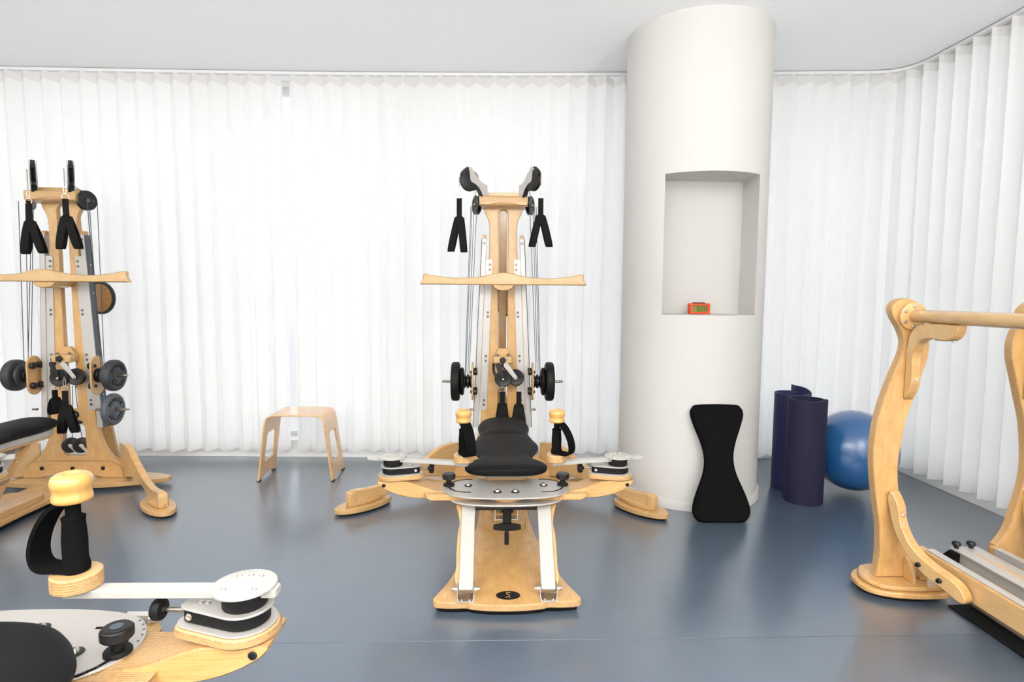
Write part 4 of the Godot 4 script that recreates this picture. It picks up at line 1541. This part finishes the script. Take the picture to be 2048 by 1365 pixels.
func pad(o: Node3D, dh: float, wide: bool) -> void:
	var prof := v2([1.200, 0.0, 1.198, 0.090, 1.190, 0.138, 1.170, 0.172, 1.135, 0.189, 1.09, 0.186, 1.035, 0.148, 0.985, 0.120, 0.93, 0.134, 0.87, 0.155, 0.80, 0.174, 0.74, 0.173, 0.66, 0.156, 0.60, 0.148, 0.54, 0.138, 0.48, 0.136, 0.42, 0.146, 0.35, 0.152, 0.28, 0.147, 0.215, 0.134, 0.18, 0.115, 0.165, 0.085, 0.160, 0.0])
	if wide:
		prof = v2([1.125, 0.0, 1.123, 0.10, 1.112, 0.155, 1.09, 0.195, 1.05, 0.240, 1.0, 0.278, 0.94, 0.298, 0.86, 0.300, 0.76, 0.270, 0.66, 0.215, 0.56, 0.170, 0.45, 0.150, 0.33, 0.148, 0.22, 0.135, 0.18, 0.11, 0.165, 0.08, 0.160, 0.0])
	var zf: float = prof[0].x
	var rings := []
	var rows := spline(prof, 4, false)
	var n := 40
	for i in rows.size():
		var z := clampf(rows[i].x, 0.160, zf)
		var h := maxf(rows[i].y, 0.001)
		var e := minf(1.0, minf((zf - z) / (0.025 if wide else 0.06), (z - 0.16) / 0.06))
		var th := sqrt(maxf(0.0, 1 - (1 - e) * (1 - e)))
		var dip := 0.010 * exp(-pow((z - 0.60) / 0.035, 2.0)) + 0.006 * exp(-pow((z - 1.0) / 0.08, 2.0)) - 0.012 * smoothstep(0.9, 0.5, z)
		var mid := 0.478 + dh
		var ring := []
		for k in n:
			var a := TAU * k / n
			var cx := signf(cos(a)) * pow(absf(cos(a)), 0.55)
			var sy := signf(sin(a)) * pow(absf(sin(a)), 0.75)
			var y := mid + sy * (0.030 if sy > 0 else 0.026) * (0.25 + 0.75 * th)
			if sy > 0:
				var mark := absf(Vector2(cx * h / 0.05, (z - 0.66) / 0.03).length() - 1.0)
				y -= dip * (1 - cx * cx) * sy + 0.0035 * exp(-mark * mark * 18.0) * sy
			ring.append(Vector3(cx * h, y, z))
		rings.append(ring)
	var g := Geo.new()
	g.loft(rings)
	part(o, "seat_pad", g, M.pad)


func wood_arm(o: Node3D, s: int, dh: float) -> void:
	var dx := 0.515
	var dz := 1.14
	var g := Geo.new()
	# profile in x-y, extruded along z
	var f := Transform3D(Basis.IDENTITY, Vector3(0, dh, 0))
	g.t = f
	var prof := spline(v2([0.22, 0.362, 0.34, 0.360, 0.43, 0.366, 0.50, 0.383, 0.555, 0.410, 0.578, 0.432]), 5, false)
	prof.append_array(spline(v2([0.578, 0.440, 0.47, 0.440, 0.42, 0.432, 0.36, 0.412, 0.31, 0.398, 0.22, 0.393]), 5, false))
	var q := PackedVector2Array()
	for p in prof:
		q.append(Vector2(p.x * s, p.y))
	g.prism(q, dz - 0.05, dz + 0.055, 0.004, [], 1)
	var arm := part(o, "wood_arm", g, [M.face, M.edge])
	# inner straight piece
	g = Geo.new()
	g.t = f
	q = PackedVector2Array()
	for p in v2([0.10, 0.367, 0.13, 0.362, 0.335, 0.362, 0.352, 0.370, 0.362, 0.388, 0.365, 0.393, 0.10, 0.393]):
		q.append(Vector2(p.x * s, p.y))
	g.prism(q, dz + 0.03, dz + 0.085, 0.003, [], 1)
	g.prism(q, dz - 0.08, dz - 0.02, 0.003, [], 1)
	part(arm, "inner_block", g, [M.face, M.edge])
	bolt(arm, "black_bolt", Vector3(s * 0.548, 0.422 + dh, dz + 0.054), Vector3(0, 0, 1), 0.009, 0.004, M.black)
	bolt(arm, "black_bolt", Vector3(s * 0.548, 0.422 + dh, dz - 0.049), Vector3(0, 0, -1), 0.009, 0.004, M.black)
	# stacked oval: wood, aluminium, belt, aluminium
	var c := Vector2(s * dx, dz)
	var tip := Vector2(s * (dx - 0.105), dz + 0.004)
	for lay in [["oval_base", 0.462, 0.022, 0.068, 0.036, [M.face, M.edge], 0.006], ["clamp_plate", 0.4665, 0.004, 0.062, 0.030, [M.alu], 0.001], ["belt_housing", 0.495, 0.028, 0.048, 0.017, [M.matte], 0.003], ["middle_plate", 0.5005, 0.005, 0.056, 0.022, [M.alu], 0.0015]]:
		g = Geo.new()
		g.t = plan(lay[1] + dh)
		g.prism(stadium(c, tip, lay[3], lay[4], 16), 0, lay[2], lay[6], [], 0, lay[5].size() > 1)
		part(arm, lay[0], g, lay[5])
	g = Geo.new()
	g.t = Transform3D(Basis.IDENTITY, Vector3(c.x, dh, c.y))
	g.lathe([Vector2(0, 0.4995), Vector2(0.041, 0.4995), Vector2(0.043, 0.503), Vector2(0.043, 0.533), Vector2(0.041, 0.5362), Vector2(0, 0.5362)], 36)
	part(arm, "friction_drum", g, M.matte)
	bolt(arm, "housing_bolt", Vector3(tip.x, 0.481 + dh, tip.y + 0.016), Vector3(0, 0, 1), 0.008, 0.005)
	bolt(arm, "housing_bolt", Vector3(tip.x, 0.481 + dh, tip.y - 0.016), Vector3(0, 0, -1), 0.008, 0.005)
	for k in [0.3, 0.55]:
		g = Geo.new()
		var p := c.lerp(tip, 0.55 + k * 0.55)
		g.t = Transform3D(Basis.IDENTITY, Vector3(p.x, 0.5005 + dh, p.y))
		g.disc(0.0055, 0, 0.0035, 0.001, 12)
		part(arm, "plate_screw", g, M.chrome)
	# tension knob on its rod
	g = Geo.new()
	var rd := Vector3(-s, 0, 0.06)
	var ro := Vector3(tip.x - s * 0.012, 0.486 + dh, tip.y)
	g.t = axis_at(ro, rd)
	g.disc(0.0055, 0, 0.045, 0.001, 14)
	part(arm, "knob_rod", g, M.steel)
	g = Geo.new()
	g.t = axis_at(ro + rd.normalized() * 0.042, rd)
	g.lathe([Vector2(0.008, 0), Vector2(0.009, 0.006), Vector2(0.020, 0.008), Vector2(0.022, 0.012), Vector2(0.022, 0.022), Vector2(0.019, 0.026), Vector2(0, 0.027)], 24)
	part(arm, "tension_knob", g, M.matte)


func swing_arm(o: Node3D, s: int, d: Vector3, len: float, strap: Vector3, dh: float, stub: float) -> void:
	d = d.normalized()
	strap = strap.normalized()
	var c := Vector3(s * 0.515, 0.5365 + dh, 1.14)
	var h := c + d * len
	var g := Geo.new()
	g.t = plan(c.y)
	var a := c - d * stub
	var e := h + d * 0.022
	var n := Vector3(-d.z, 0, d.x) * 0.0175
	g.prism(fillet([Vector2(a.x + n.x, a.z + n.z), Vector2(e.x + n.x, e.z + n.z), Vector2(e.x - n.x, e.z - n.z), Vector2(a.x - n.x, a.z - n.z)], 0.009, 6), 0, 0.017, 0.002, [], 0, false)
	var arm := part(o, "swing_arm", g, M.white)
	g = Geo.new()
	g.t = Transform3D(Basis.IDENTITY, c)
	g.disc(0.062, 0, 0.006, 0.0015, 44)
	part(arm, "end_disc", g, M.white)
	g = Geo.new()
	g.t = frame(d, Vector3.UP, c + Vector3(0, -0.012, 0) + d * 0.075)
	g.box(Vector3.ZERO, Vector3(0.035, 0.010, 0.030), 0.002)
	part(arm, "end_stop", g, M.rubber)
	for k in [[0.03, 0.025], [-0.03, 0.025], [0.022, -0.028], [0.0, -0.032], [-0.022, -0.028]]:
		g = Geo.new()
		var p: Vector3 = c + d * k[0] + n.normalized() * k[1] * -1.0 + Vector3(0, 0.006, 0)
		g.t = Transform3D(Basis.IDENTITY, p)
		g.lathe([Vector2(0.006, 0), Vector2(0.0055, 0.002), Vector2(0.003, 0.0035), Vector2(0.002, 0.002), Vector2(0, 0.002)], 12)
		part(arm, "screw", g, M.chrome)
	# handle: puck, foam grip, turned knob, loop of webbing
	var hh := Transform3D(Basis.IDENTITY, h)
	g = Geo.new()
	g.t = hh * plan(0.0335)
	g.prism(oval(Vector2.ZERO, 0.0445, 0.0445, 44), 0, 0.033, 0.003)
	var grip := part(o, "handle", g, [M.pale, M.edge])
	g = Geo.new()
	g.t = hh
	g.lathe([Vector2(0.020, 0.033), Vector2(0.024, 0.036), Vector2(0.025, 0.045), Vector2(0.0215, 0.06), Vector2(0.022, 0.10), Vector2(0.0195, 0.135), Vector2(0.021, 0.145), Vector2(0.016, 0.148), Vector2(0.013, 0.149), Vector2(0.013, 0.182), Vector2(0, 0.182)], 28)
	part(grip, "foam_grip", g, M.black_cloth)
	g = Geo.new()
	g.t = hh * Transform3D(Basis.IDENTITY, Vector3(0, 0.176, 0))
	var kn := []
	for p in spline(v2([0.0, 0.0, 0.024, 0.0, 0.0320, 0.002, 0.0348, 0.007, 0.0342, 0.013, 0.0327, 0.020, 0.0333, 0.027, 0.0355, 0.034, 0.0362, 0.041, 0.0342, 0.049, 0.028, 0.0555, 0.020, 0.058, 0.014, 0.0565, 0.011, 0.0535, 0.0, 0.0525]), 4, false):
		kn.append(p)
	g.lathe(kn, 36)
	part(grip, "turned_knob", g, M.knobwood)
	g = Geo.new()
	var pts := []
	for p in v2([0.004, 0.176, 0.022, 0.172, 0.046, 0.150, 0.068, 0.112, 0.078, 0.075, 0.073, 0.048, 0.056, 0.039, 0.030, 0.0405, 0.0, 0.0405]):
		pts.append(h + strap * p.x + Vector3(0, p.y, 0))
	g.band(path3(pts, 4), strap.cross(Vector3.UP), 0.048, 0.008)
	part(grip, "hand_loop", g, M.black_cloth)


# ------------------------------------------------------------------ the arched frame on the right
const RX := 2.016
const RZ := -2.36


func stretch_frame() -> void:
	var o := thing("stretching_frame", "tall curved birch frame with round handrail and low aluminium rails, at the right edge", "exercise machine", Vector3(RX, 0, RZ))
	for s in [-1, 1]:
		frame_side(o, s)
	# middle track
	var g := Geo.new()
	g.box(Vector3(0.022, 0.197, 1.10), Vector3(0.122, 0.008, 2.18), 0.001)
	var tr := part(o, "middle_track", g, M.alu)
	g = Geo.new()
	g.box(Vector3(-0.022, 0.155, 1.11), Vector3(0.006, 0.078, 2.16), 0.001)
	part(tr, "track_web", g, M.alu)
	g = Geo.new()
	g.box(Vector3(0.066, 0.155, 1.11), Vector3(0.006, 0.078, 2.16), 0.001)
	part(tr, "track_web", g, M.alu)
	g = Geo.new()
	g.box(Vector3(0.022, 0.113, 1.11), Vector3(0.122, 0.007, 2.16), 0.001)
	part(tr, "track_foot", g, M.alu)
	g = Geo.new()
	g.box(Vector3(0.020, 0.2015, 1.13), Vector3(0.013, 0.003, 2.10), 0.001)
	part(tr, "wood_inlay", g, M.pale)
	for x in [-0.022, 0.043]:
		g = Geo.new()
		g.t = Transform3D(Basis.IDENTITY, Vector3(x, 0.200, 0.024))
		g.lathe([Vector2(0.010, 0), Vector2(0.009, 0.008), Vector2(0.013, 0.011), Vector2(0.017, 0.018), Vector2(0.017, 0.025), Vector2(0.012, 0.031), Vector2(0, 0.033)], 20)
		part(tr, "ball_knob", g, M.black)
	g = Geo.new()
	g.t = side(-0.03)
	g.prism(PackedVector2Array(v2([0.015, 0.190, 0.05, 0.190, 0.05, 0.13, -0.035, 0.128, -0.035, 0.138])), -0.02, 0.02, 0.004, [], 0, false)
	part(tr, "end_stop", g, M.rubber)
	# floor bar, and a dark sheet put in as the shadow under the beam
	g = Geo.new()
	g.tube([Vector3(-0.045, 0.022, 0.16), Vector3(-0.045, 0.022, 2.2)], 0.014, 16)
	part(o, "steel_floor_bar", g, M.steel)
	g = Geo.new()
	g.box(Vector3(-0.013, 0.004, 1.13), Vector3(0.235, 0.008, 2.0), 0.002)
	part(o, "dark_underlay", g, M.rubber)


func frame_side(o: Node3D, s: int) -> void:
	# coordinates measured on the left post; the right one mirrors them
	var out := v2([1.664, 0.062, 1.671, 0.12, 1.673, 0.186, 1.666, 0.297, 1.645, 0.408, 1.628, 0.518, 1.620, 0.627, 1.628, 0.736, 1.652, 0.843, 1.687, 0.950, 1.717, 1.031, 1.726, 1.078, 1.719, 1.116, 1.695, 1.162, 1.671, 1.200, 1.664, 1.235, 1.683, 1.262, 1.722, 1.273, 1.766, 1.261, 1.798, 1.235, 1.810, 1.205, 1.814, 1.163, 1.830, 1.12, 1.838, 1.078, 1.834, 1.02, 1.814, 0.949, 1.784, 0.844, 1.756, 0.744, 1.737, 0.608, 1.736, 0.518, 1.747, 0.439, 1.768, 0.35, 1.791, 0.267, 1.830, 0.205, 1.842, 0.19, 1.842, 0.062])
	var poly := PackedVector2Array()
	for p in spline(out, 4, false):
		poly.append(Vector2((p.x - RX) * -s, p.y))
	var g := Geo.new()
	g.prism(poly, -0.040, 0.0, 0.004)
	var post := part(o, "curved_post", g, [M.face, M.edge])
	var sx := func(x: float) -> float: return (x - RX) * -s
	# handrail with its round flange
	g = Geo.new()
	g.t = Transform3D(Basis(Vector3(1, 0, 0), PI / 2), Vector3(sx.call(1.750), 1.198, 0))
	g.disc(0.058, 0, 0.018, 0.004, 40)
	var fl := part(post, "round_flange", g, [M.face, M.edge])
	for i in 6:
		var w := TAU * (i + 0.5) / 6
		bolt(post, "flange_screw", Vector3(sx.call(1.750) + cos(w) * 0.043, 1.198 + sin(w) * 0.043, 0.018), Vector3(0, 0, 1), 0.0085, 0.005)
	fl.name = fl.name
	g = Geo.new()
	g.t = Transform3D(Basis(Vector3(1, 0, 0), PI / 2), Vector3(sx.call(1.755), 1.200, 0.014))
	g.disc(0.0265, 0, 2.2, 0.003, 32)
	part(o, "handrail", g, M.pale)
	# bracket under the handrail
	g = Geo.new()
	g.t = side(sx.call(1.777) if s < 0 else sx.call(1.777) + 0.042)
	var br := spline(v2([0.0, 0.845, 0.012, 0.852, 0.030, 0.88, 0.045, 0.93, 0.040, 1.00, 0.045, 1.055, 0.075, 1.098, 0.125, 1.112, 0.19, 1.108, 0.235, 1.118, 0.258, 1.145, 0.262, 1.172]), 4, false)
	br.append_array(spline(v2([0.262, 1.174, 0.12, 1.174, 0.05, 1.160, 0.014, 1.120, 0.0, 1.06]), 4, false))
	g.prism(br, 0, 0.042, 0.006)
	var bk := part(post, "rail_bracket", g, [M.pale, M.face])
	bk.name = bk.name
	bolt(post, "bracket_screw", Vector3(sx.call(1.756), 0.935, 0.045), Vector3(0, 0, 1), 0.007, 0.004)
	for z in [0.14, 0.225]:
		bolt(post, "bracket_screw", Vector3(sx.call(1.756), 1.111, z), Vector3(0, -1, 0), 0.008, 0.004)
	# diagonal brace from the post to the side beam
	var a := Vector3(sx.call(1.712), 0, 0.0)
	var e := Vector3(sx.call(1.812), 0, 0.31)
	var d := (e - a).normalized()
	g = Geo.new()
	g.t = frame(d, Vector3.UP, a)
	var l := a.distance_to(e)
	var bp := spline(v2([0.0, 0.440, 0.012, 0.452, 0.028, 0.440, 0.052, 0.395, 0.060, 0.345, 0.085, 0.290, 0.130, 0.240, 0.20, 0.205, 0.26, 0.190, 0.305, 0.170, 0.330, 0.135, 0.325, 0.112, 0.300, 0.110, 0.25, 0.130, 0.17, 0.155, 0.10, 0.205, 0.05, 0.265, 0.02, 0.33, 0.0, 0.40]), 4)
	var k := l / 0.328
	for i in bp.size():
		bp[i].x *= k
	g.prism(bp, -0.025, 0.025, 0.007)
	part(post, "curved_brace", g, [M.pale, M.face])
	for p in [Vector2(0.058, 0.36), Vector2(0.064, 0.325)]:
		bolt(post, "brace_screw", a + d * p.x * k + Vector3(0, p.y, 0), (d + Vector3(0, 0.25, 0)).normalized(), 0.008, 0.004)
	var sd := Vector3(-d.z, 0, d.x)
	if sd.x * s < 0:
		sd = -sd
	for p in [Vector2(0.15, 0.190), Vector2(0.235, 0.163)]:
		bolt(post, "black_bolt", a + d * p.x * k + Vector3(0, p.y, 0) + sd * 0.025, sd, 0.010, 0.012, M.black)
	# foot: two stacked boards on rubber, with a gusset
	for lay in [["foot_board", 0.040, 0.026, 0.0], ["foot_board", 0.062, 0.022, 0.022]]:
		g = Geo.new()
		g.t = plan(lay[1])
		var ft := PackedVector2Array()
		var i_: float = lay[3]
		for p in spline(v2([1.590 + i_, -0.02, 1.605 + i_, 0.045 - i_ * 0.5, 1.66, 0.085 - i_ * 0.6, 1.74, 0.105 - i_ * 0.7, 1.83, 0.11 - i_ * 0.7, 1.92 - i_, 0.10 - i_ * 0.7, 1.96 - i_, 0.05, 1.96 - i_, -0.06, 1.90 - i_, -0.13 + i_ * 0.7, 1.80, -0.15 + i_ * 0.7, 1.68, -0.14 + i_ * 0.7, 1.61 + i_, -0.09 + i_ * 0.7]), 5):
			ft.append(Vector2(sx.call(p.x), p.y))
		g.prism(ft, 0, lay[2], 0.007)
		part(post, lay[0], g, [M.face, M.face])
	g = Geo.new()
	g.t = plan(0.014)
	g.prism(oval(Vector2(sx.call(1.775), -0.02), 0.172, 0.112, 36), 0, 0.014, 0.002, [], 0, false)
	part(post, "rubber_pad", g, M.rubber)
	g = Geo.new()
	g.t = side(sx.call(1.80) if s < 0 else sx.call(1.80) + 0.018)
	g.prism(spline(v2([0.0, 0.062, 0.0, 0.148, 0.006, 0.155, 0.020, 0.150, 0.042, 0.125, 0.058, 0.09, 0.062, 0.062]), 4, false), 0, 0.018, 0.003)
	part(post, "gusset", g, [M.face, M.edge])
	# side beam with an arched cut-out next to the foot
	g = Geo.new()
	g.t = side(sx.call(1.838) if s < 0 else sx.call(1.838) + 0.034)
	if s < 0:
		g.t = side(sx.call(1.838))
	else:
		g.t = side(sx.call(1.872))
	var bm := PackedVector2Array(v2([0.0, 0.062, 0.03, 0.062]))
	for i in 9:
		var w := PI - PI * i / 16.0
		bm.append(Vector2(0.085 + cos(w) * 0.05, 0.066 + sin(w) * 0.04))
	bm.append_array(PackedVector2Array(v2([2.3, 0.106, 2.3, 0.200, 0.0, 0.200])))
	g.prism(bm, -0.034 if s < 0 else -0.034, 0.0, 0.005, [], 1)
	var beam := part(o, "side_beam", g, [M.pale, M.face])
	g = Geo.new()
	var cx: float = sx.call(1.866)
	g.box(Vector3(cx, 0.203, 1.17), Vector3(0.034, 0.006, 2.26), 0.001)
	part(beam, "guide_rail", g, M.alu)
	g = Geo.new()
	g.box(Vector3(sx.call(1.878), 0.165, 1.17), Vector3(0.006, 0.07, 2.26), 0.001)
	part(beam, "rail_web", g, M.alu)


# ------------------------------------------------------------------ smaller things
func small_things() -> void:
	stool()
	clock()
	contour_pad()
	mat_roll("dark navy rolled exercise mat standing in front, beside the blue ball", Vector3(1.940, 0, -3.462), 0.113, 0.645, M.mat_navy, 0.1, false)
	mat_roll("blue rolled exercise mat standing behind, with a loose outer flap", Vector3(1.975, 0, -3.705), 0.113, 0.640, M.mat_blue, -0.7, true)
	ball()


func stool() -> void:
	var o := thing("stool", "bent birch plywood stool with cut-out sides, in front of the curtain", "stool", Vector3(-1.343, 0, -4.0))
	var z := 0.148
	# seat with rounded shoulders
	var up := spline(v2([-0.206, 0.385, -0.200, 0.415, -0.186, 0.440, -0.160, 0.455, -0.12, 0.459, 0, 0.459]), 5, false)
	var outer := PackedVector2Array()
	for p in up:
		outer.append(p)
	for i in range(up.size() - 2, -1, -1):
		outer.append(Vector2(-up[i].x, up[i].y))
	var line := outer.duplicate()
	for i in range(line.size() - 1, -1, -1):
		var a := line[maxi(i - 1, 0)]
		var b := line[mini(i + 1, line.size() - 1)]
		var d := (b - a).normalized()
		outer.append(line[i] + Vector2(d.y, -d.x) * 0.012)
	var g := Geo.new()
	g.prism(outer, -z, z, 0.003)
	var t := part(o, "seat", g, [M.stool, M.stool])
	t.name = t.name
	for s in [-1, 1]:
		g = Geo.new()
		var top := Vector3(s * 0.206, 0.385, 0)
		var bot := Vector3(s * 0.254, 0.006, 0)
		var upv := (top - bot).normalized()
		var l := top.distance_to(bot)
		g.t = frame(Vector3(0, 0, 1), upv, bot)
		var ol := PackedVector2Array(v2([-0.148, 0, -0.108, 0, -0.09, 0.018, 0.09, 0.018, 0.108, 0, 0.148, 0]))
		ol.append_array([Vector2(z, l), Vector2(-z, l)])
		var hole := fillet(v2([-0.088, 0.120, 0.088, 0.120, 0.074, 0.318, -0.074, 0.318]), 0.022)
		if s > 0:
			g.prism(ol, 0.0, 0.012, 0.002, [hole])
		else:
			g.prism(ol, -0.012, 0.0, 0.002, [hole])
		if s > 0:
			g.t.origin -= Vector3(0.0, 0, 0)
		part(o, "side_panel", g, [M.stool, M.face])
		for k in [-1, 1]:
			g = Geo.new()
			g.box(Vector3(s * 0.249, 0.004, k * 0.128), Vector3(0.018, 0.008, 0.040), 0.002)
			part(o, "glide", g, M.rubber)


func clock() -> void:
	var o := thing("alarm_clock", "small orange digital alarm clock standing in the column niche", "alarm clock", Vector3(1.252, 1.165, -3.46), 0.10)
	var g := Geo.new()
	var b := fillet(v2([-0.064, 0.001, 0.064, 0.001, 0.064, 0.066, -0.064, 0.066]), 0.008)
	g.prism(b, -0.04, 0.0, 0.003, [fillet(v2([-0.050, 0.013, 0.050, 0.013, 0.050, 0.054, -0.050, 0.054]), 0.003, 2)], 0, false)
	part(o, "case", g, M.orange)
	g = Geo.new()
	g.box(Vector3(0, 0.0335, -0.012), Vector3(0.1004, 0.0414, 0.006), 0.0005)
	var lcd := part(o, "display", g, M.lcd)
	var segs := {"8": "abcdefg", "2": "abged"}
	for dgt in [["8", -0.010], ["2", 0.0145], ["8", 0.0355]]:
		g = Geo.new()
		var cx: float = dgt[1]
		for c in segs[dgt[0]]:
			var w := 0.0145
			var h := 0.0255
			var y := 0.0335
			match c:
				"a": g.box(Vector3(cx, y + h / 2, -0.0087), Vector3(w * 0.8, 0.0032, 0.001), 0.0003)
				"g": g.box(Vector3(cx, y, -0.0087), Vector3(w * 0.8, 0.0032, 0.001), 0.0003)
				"d": g.box(Vector3(cx, y - h / 2, -0.0087), Vector3(w * 0.8, 0.0032, 0.001), 0.0003)
				"b": g.box(Vector3(cx + w / 2, y + h / 4, -0.0087), Vector3(0.0032, h * 0.42, 0.001), 0.0003)
				"c": g.box(Vector3(cx + w / 2, y - h / 4, -0.0087), Vector3(0.0032, h * 0.42, 0.001), 0.0003)
				"f": g.box(Vector3(cx - w / 2, y + h / 4, -0.0087), Vector3(0.0032, h * 0.42, 0.001), 0.0003)
				"e": g.box(Vector3(cx - w / 2, y - h / 4, -0.0087), Vector3(0.0032, h * 0.42, 0.001), 0.0003)
		part(lcd, "digit", g, M.digit)
	g = Geo.new()
	for dy in [-0.006, 0.006]:
		g.box(Vector3(0.0025, 0.0335 + dy, -0.0087), Vector3(0.0022, 0.0026, 0.001), 0.0002)
	part(lcd, "colon", g, M.digit)
	g = Geo.new()
	g.box(Vector3(-0.002, 0.0685, -0.02), Vector3(0.076, 0.006, 0.018), 0.002)
	part(o, "snooze_bar", g, M.matte)


func contour_pad() -> void:
	var o := thing("contour_pad", "black hourglass-shaped cushion leaning upright against the round column", "cushion", Vector3(1.293, 0, -3.10))
	# outline from pixels, metres on the leaning plane (x, height)
	var half := spline(v2([0.0, 0.668, 0.115, 0.664, 0.140, 0.650, 0.153, 0.625, 0.150, 0.590, 0.130, 0.530, 0.102, 0.455, 0.086, 0.390, 0.084, 0.330, 0.096, 0.270, 0.122, 0.205, 0.146, 0.145, 0.163, 0.085, 0.160, 0.045, 0.135, 0.012, 0.10, 0.001, 0.0, 0.0]), 5, false)
	var l := PackedVector2Array()
	for p in half:
		l.append(p)
	for i in range(half.size() - 2, 0, -1):
		l.append(Vector2(-half[i].x, half[i].y))
	var tilt := frame(Vector3(1, 0, 0.02), Vector3(-0.035, 1, -0.235), Vector3.ZERO)
	var g := Geo.new()
	g.t = tilt
	g.prism(l, -0.048, 0.0, 0.017, [], 0, false)
	part(o, "cushion", g, M.black_cloth)
	# seam piping round the middle of the edge
	g = Geo.new()
	g.t = tilt
	var pts := []
	for i in range(0, l.size(), 2):
		pts.append(Vector3(l[i].x, l[i].y, -0.024) + Vector3(0, 0.0, 0))
	g.tube(pts, 0.0028, 6, true)
	part(o, "piping", g, M.black_cloth)


func mat_roll(label: String, at: Vector3, r: float, h: float, m: Material, start: float, flap: bool) -> void:
	var o := thing("yoga_mat", label, "exercise mat", at, 0.0, "rolled mats beside the column")
	var turns := 3.4
	var th := 0.0075
	var gap := 0.0125
	var cl := PackedVector2Array()
	var n := int(turns * 40)
	for i in n + 1:
		var a := TAU * turns * (1.0 - float(i) / n)
		var rr := r - gap * a / TAU
		cl.append(Vector2(cos(start + a), sin(start + a)) * rr)
	cl.reverse()   # outer end first
	if flap:
		var d := (cl[0] - cl[1]).normalized()
		var out := cl[0].normalized()
		var ext := PackedVector2Array()
		for k in range(6, 0, -1):
			ext.append(cl[0] + d * 0.011 * k + out * 0.0016 * k * k * 0.5)
		ext.append_array(cl)
		cl = ext
	var o1 := PackedVector2Array()
	var o2 := PackedVector2Array()
	for i in cl.size():
		var d := (cl[mini(i + 1, cl.size() - 1)] - cl[maxi(i - 1, 0)]).normalized()
		var nn := Vector2(-d.y, d.x) * th / 2
		o1.append(cl[i] + nn)
		o2.append(cl[i] - nn)
	var g := Geo.new()
	var tops := []
	for i in cl.size():
		tops.append(h + (0.034 * smoothstep(16.0, 5.0, float(i)) if flap else 0.0) - 0.012 * smoothstep(0.5, 1.0, float(i) / cl.size()))
	# walls and the two rims
	for i in cl.size() - 1:
		var ta: float = tops[i]
		var tb: float = tops[i + 1]
		for w in [[o1, 1.0], [o2, -1.0]]:
			var p: Vector2 = w[0][i]
			var q: Vector2 = w[0][i + 1]
			var na: Vector2 = (o1[i] - o2[i]).normalized() * w[1]
			var nb: Vector2 = (o1[i + 1] - o2[i + 1]).normalized() * w[1]
			g.quad(Vector3(p.x, 0.001, p.y), Vector3(q.x, 0.001, q.y), Vector3(q.x, tb, q.y), Vector3(p.x, ta, p.y), Vector3(na.x, 0, na.y), Vector3(nb.x, 0, nb.y), Vector3(nb.x, 0, nb.y), Vector3(na.x, 0, na.y), Vector2(i * 0.02, 0), Vector2(i * 0.02 + 0.02, 0), Vector2(i * 0.02 + 0.02, h), Vector2(i * 0.02, h))
		for y in [[0.001, 0.001, -1.0], [ta, tb, 1.0]]:
			var u := Vector3(0, y[2], 0)
			g.quad(Vector3(o1[i].x, y[0], o1[i].y), Vector3(o1[i + 1].x, y[1], o1[i + 1].y), Vector3(o2[i + 1].x, y[1], o2[i + 1].y), Vector3(o2[i].x, y[0], o2[i].y), u, u, u, u)
	for e in [0, cl.size() - 1]:
		var d3 := Vector3(cl[e].x - cl[absi(e - 1)].x, 0, cl[e].y - cl[absi(e - 1)].y).normalized()
		g.quad(Vector3(o1[e].x, 0.001, o1[e].y), Vector3(o2[e].x, 0.001, o2[e].y), Vector3(o2[e].x, tops[e], o2[e].y), Vector3(o1[e].x, tops[e], o1[e].y), d3, d3, d3, d3)
	part(o, "rolled_sheet", g, m)


func ball() -> void:
	var o := thing("exercise_ball", "glossy blue inflated exercise ball in the corner behind the rolled mats", "exercise ball", Vector3(2.36, 0.2745, -3.63))
	var r := 0.2745
	var pr := []
	var n := 160
	for i in n + 1:
		var a := -PI / 2 + PI * i / n
		var rr := r
		for c in [-0.95, -0.72, -0.5, 0.5, 0.72, 0.95]:
			for k in 3:
				var dd: float = (a - c - (k - 1) * 0.035) / 0.006
				rr += 0.0011 * exp(-dd * dd) - 0.0008
		rr += 0.0008 * 18 - 0.0145
		pr.append(Vector2(maxf(0.0, cos(a) * (rr)), sin(a) * rr))
	pr[0].x = 0.0
	pr[n].x = 0.0
	var g := Geo.new()
	g.t = frame(Vector3(0.35, 1, 0.25), Vector3(1, -0.2, 0.45), Vector3.ZERO)
	g.lathe(pr, 72)
	part(o, "shell", g, M.ball)
	g = Geo.new()
	g.t = axis_at(g.t.basis * Vector3.ZERO, Vector3(0.5, -0.3, -0.8))
	g.disc(0.010, r - 0.004, r + 0.001, 0.001, 16)
	part(o, "valve_plug", g, M.white)
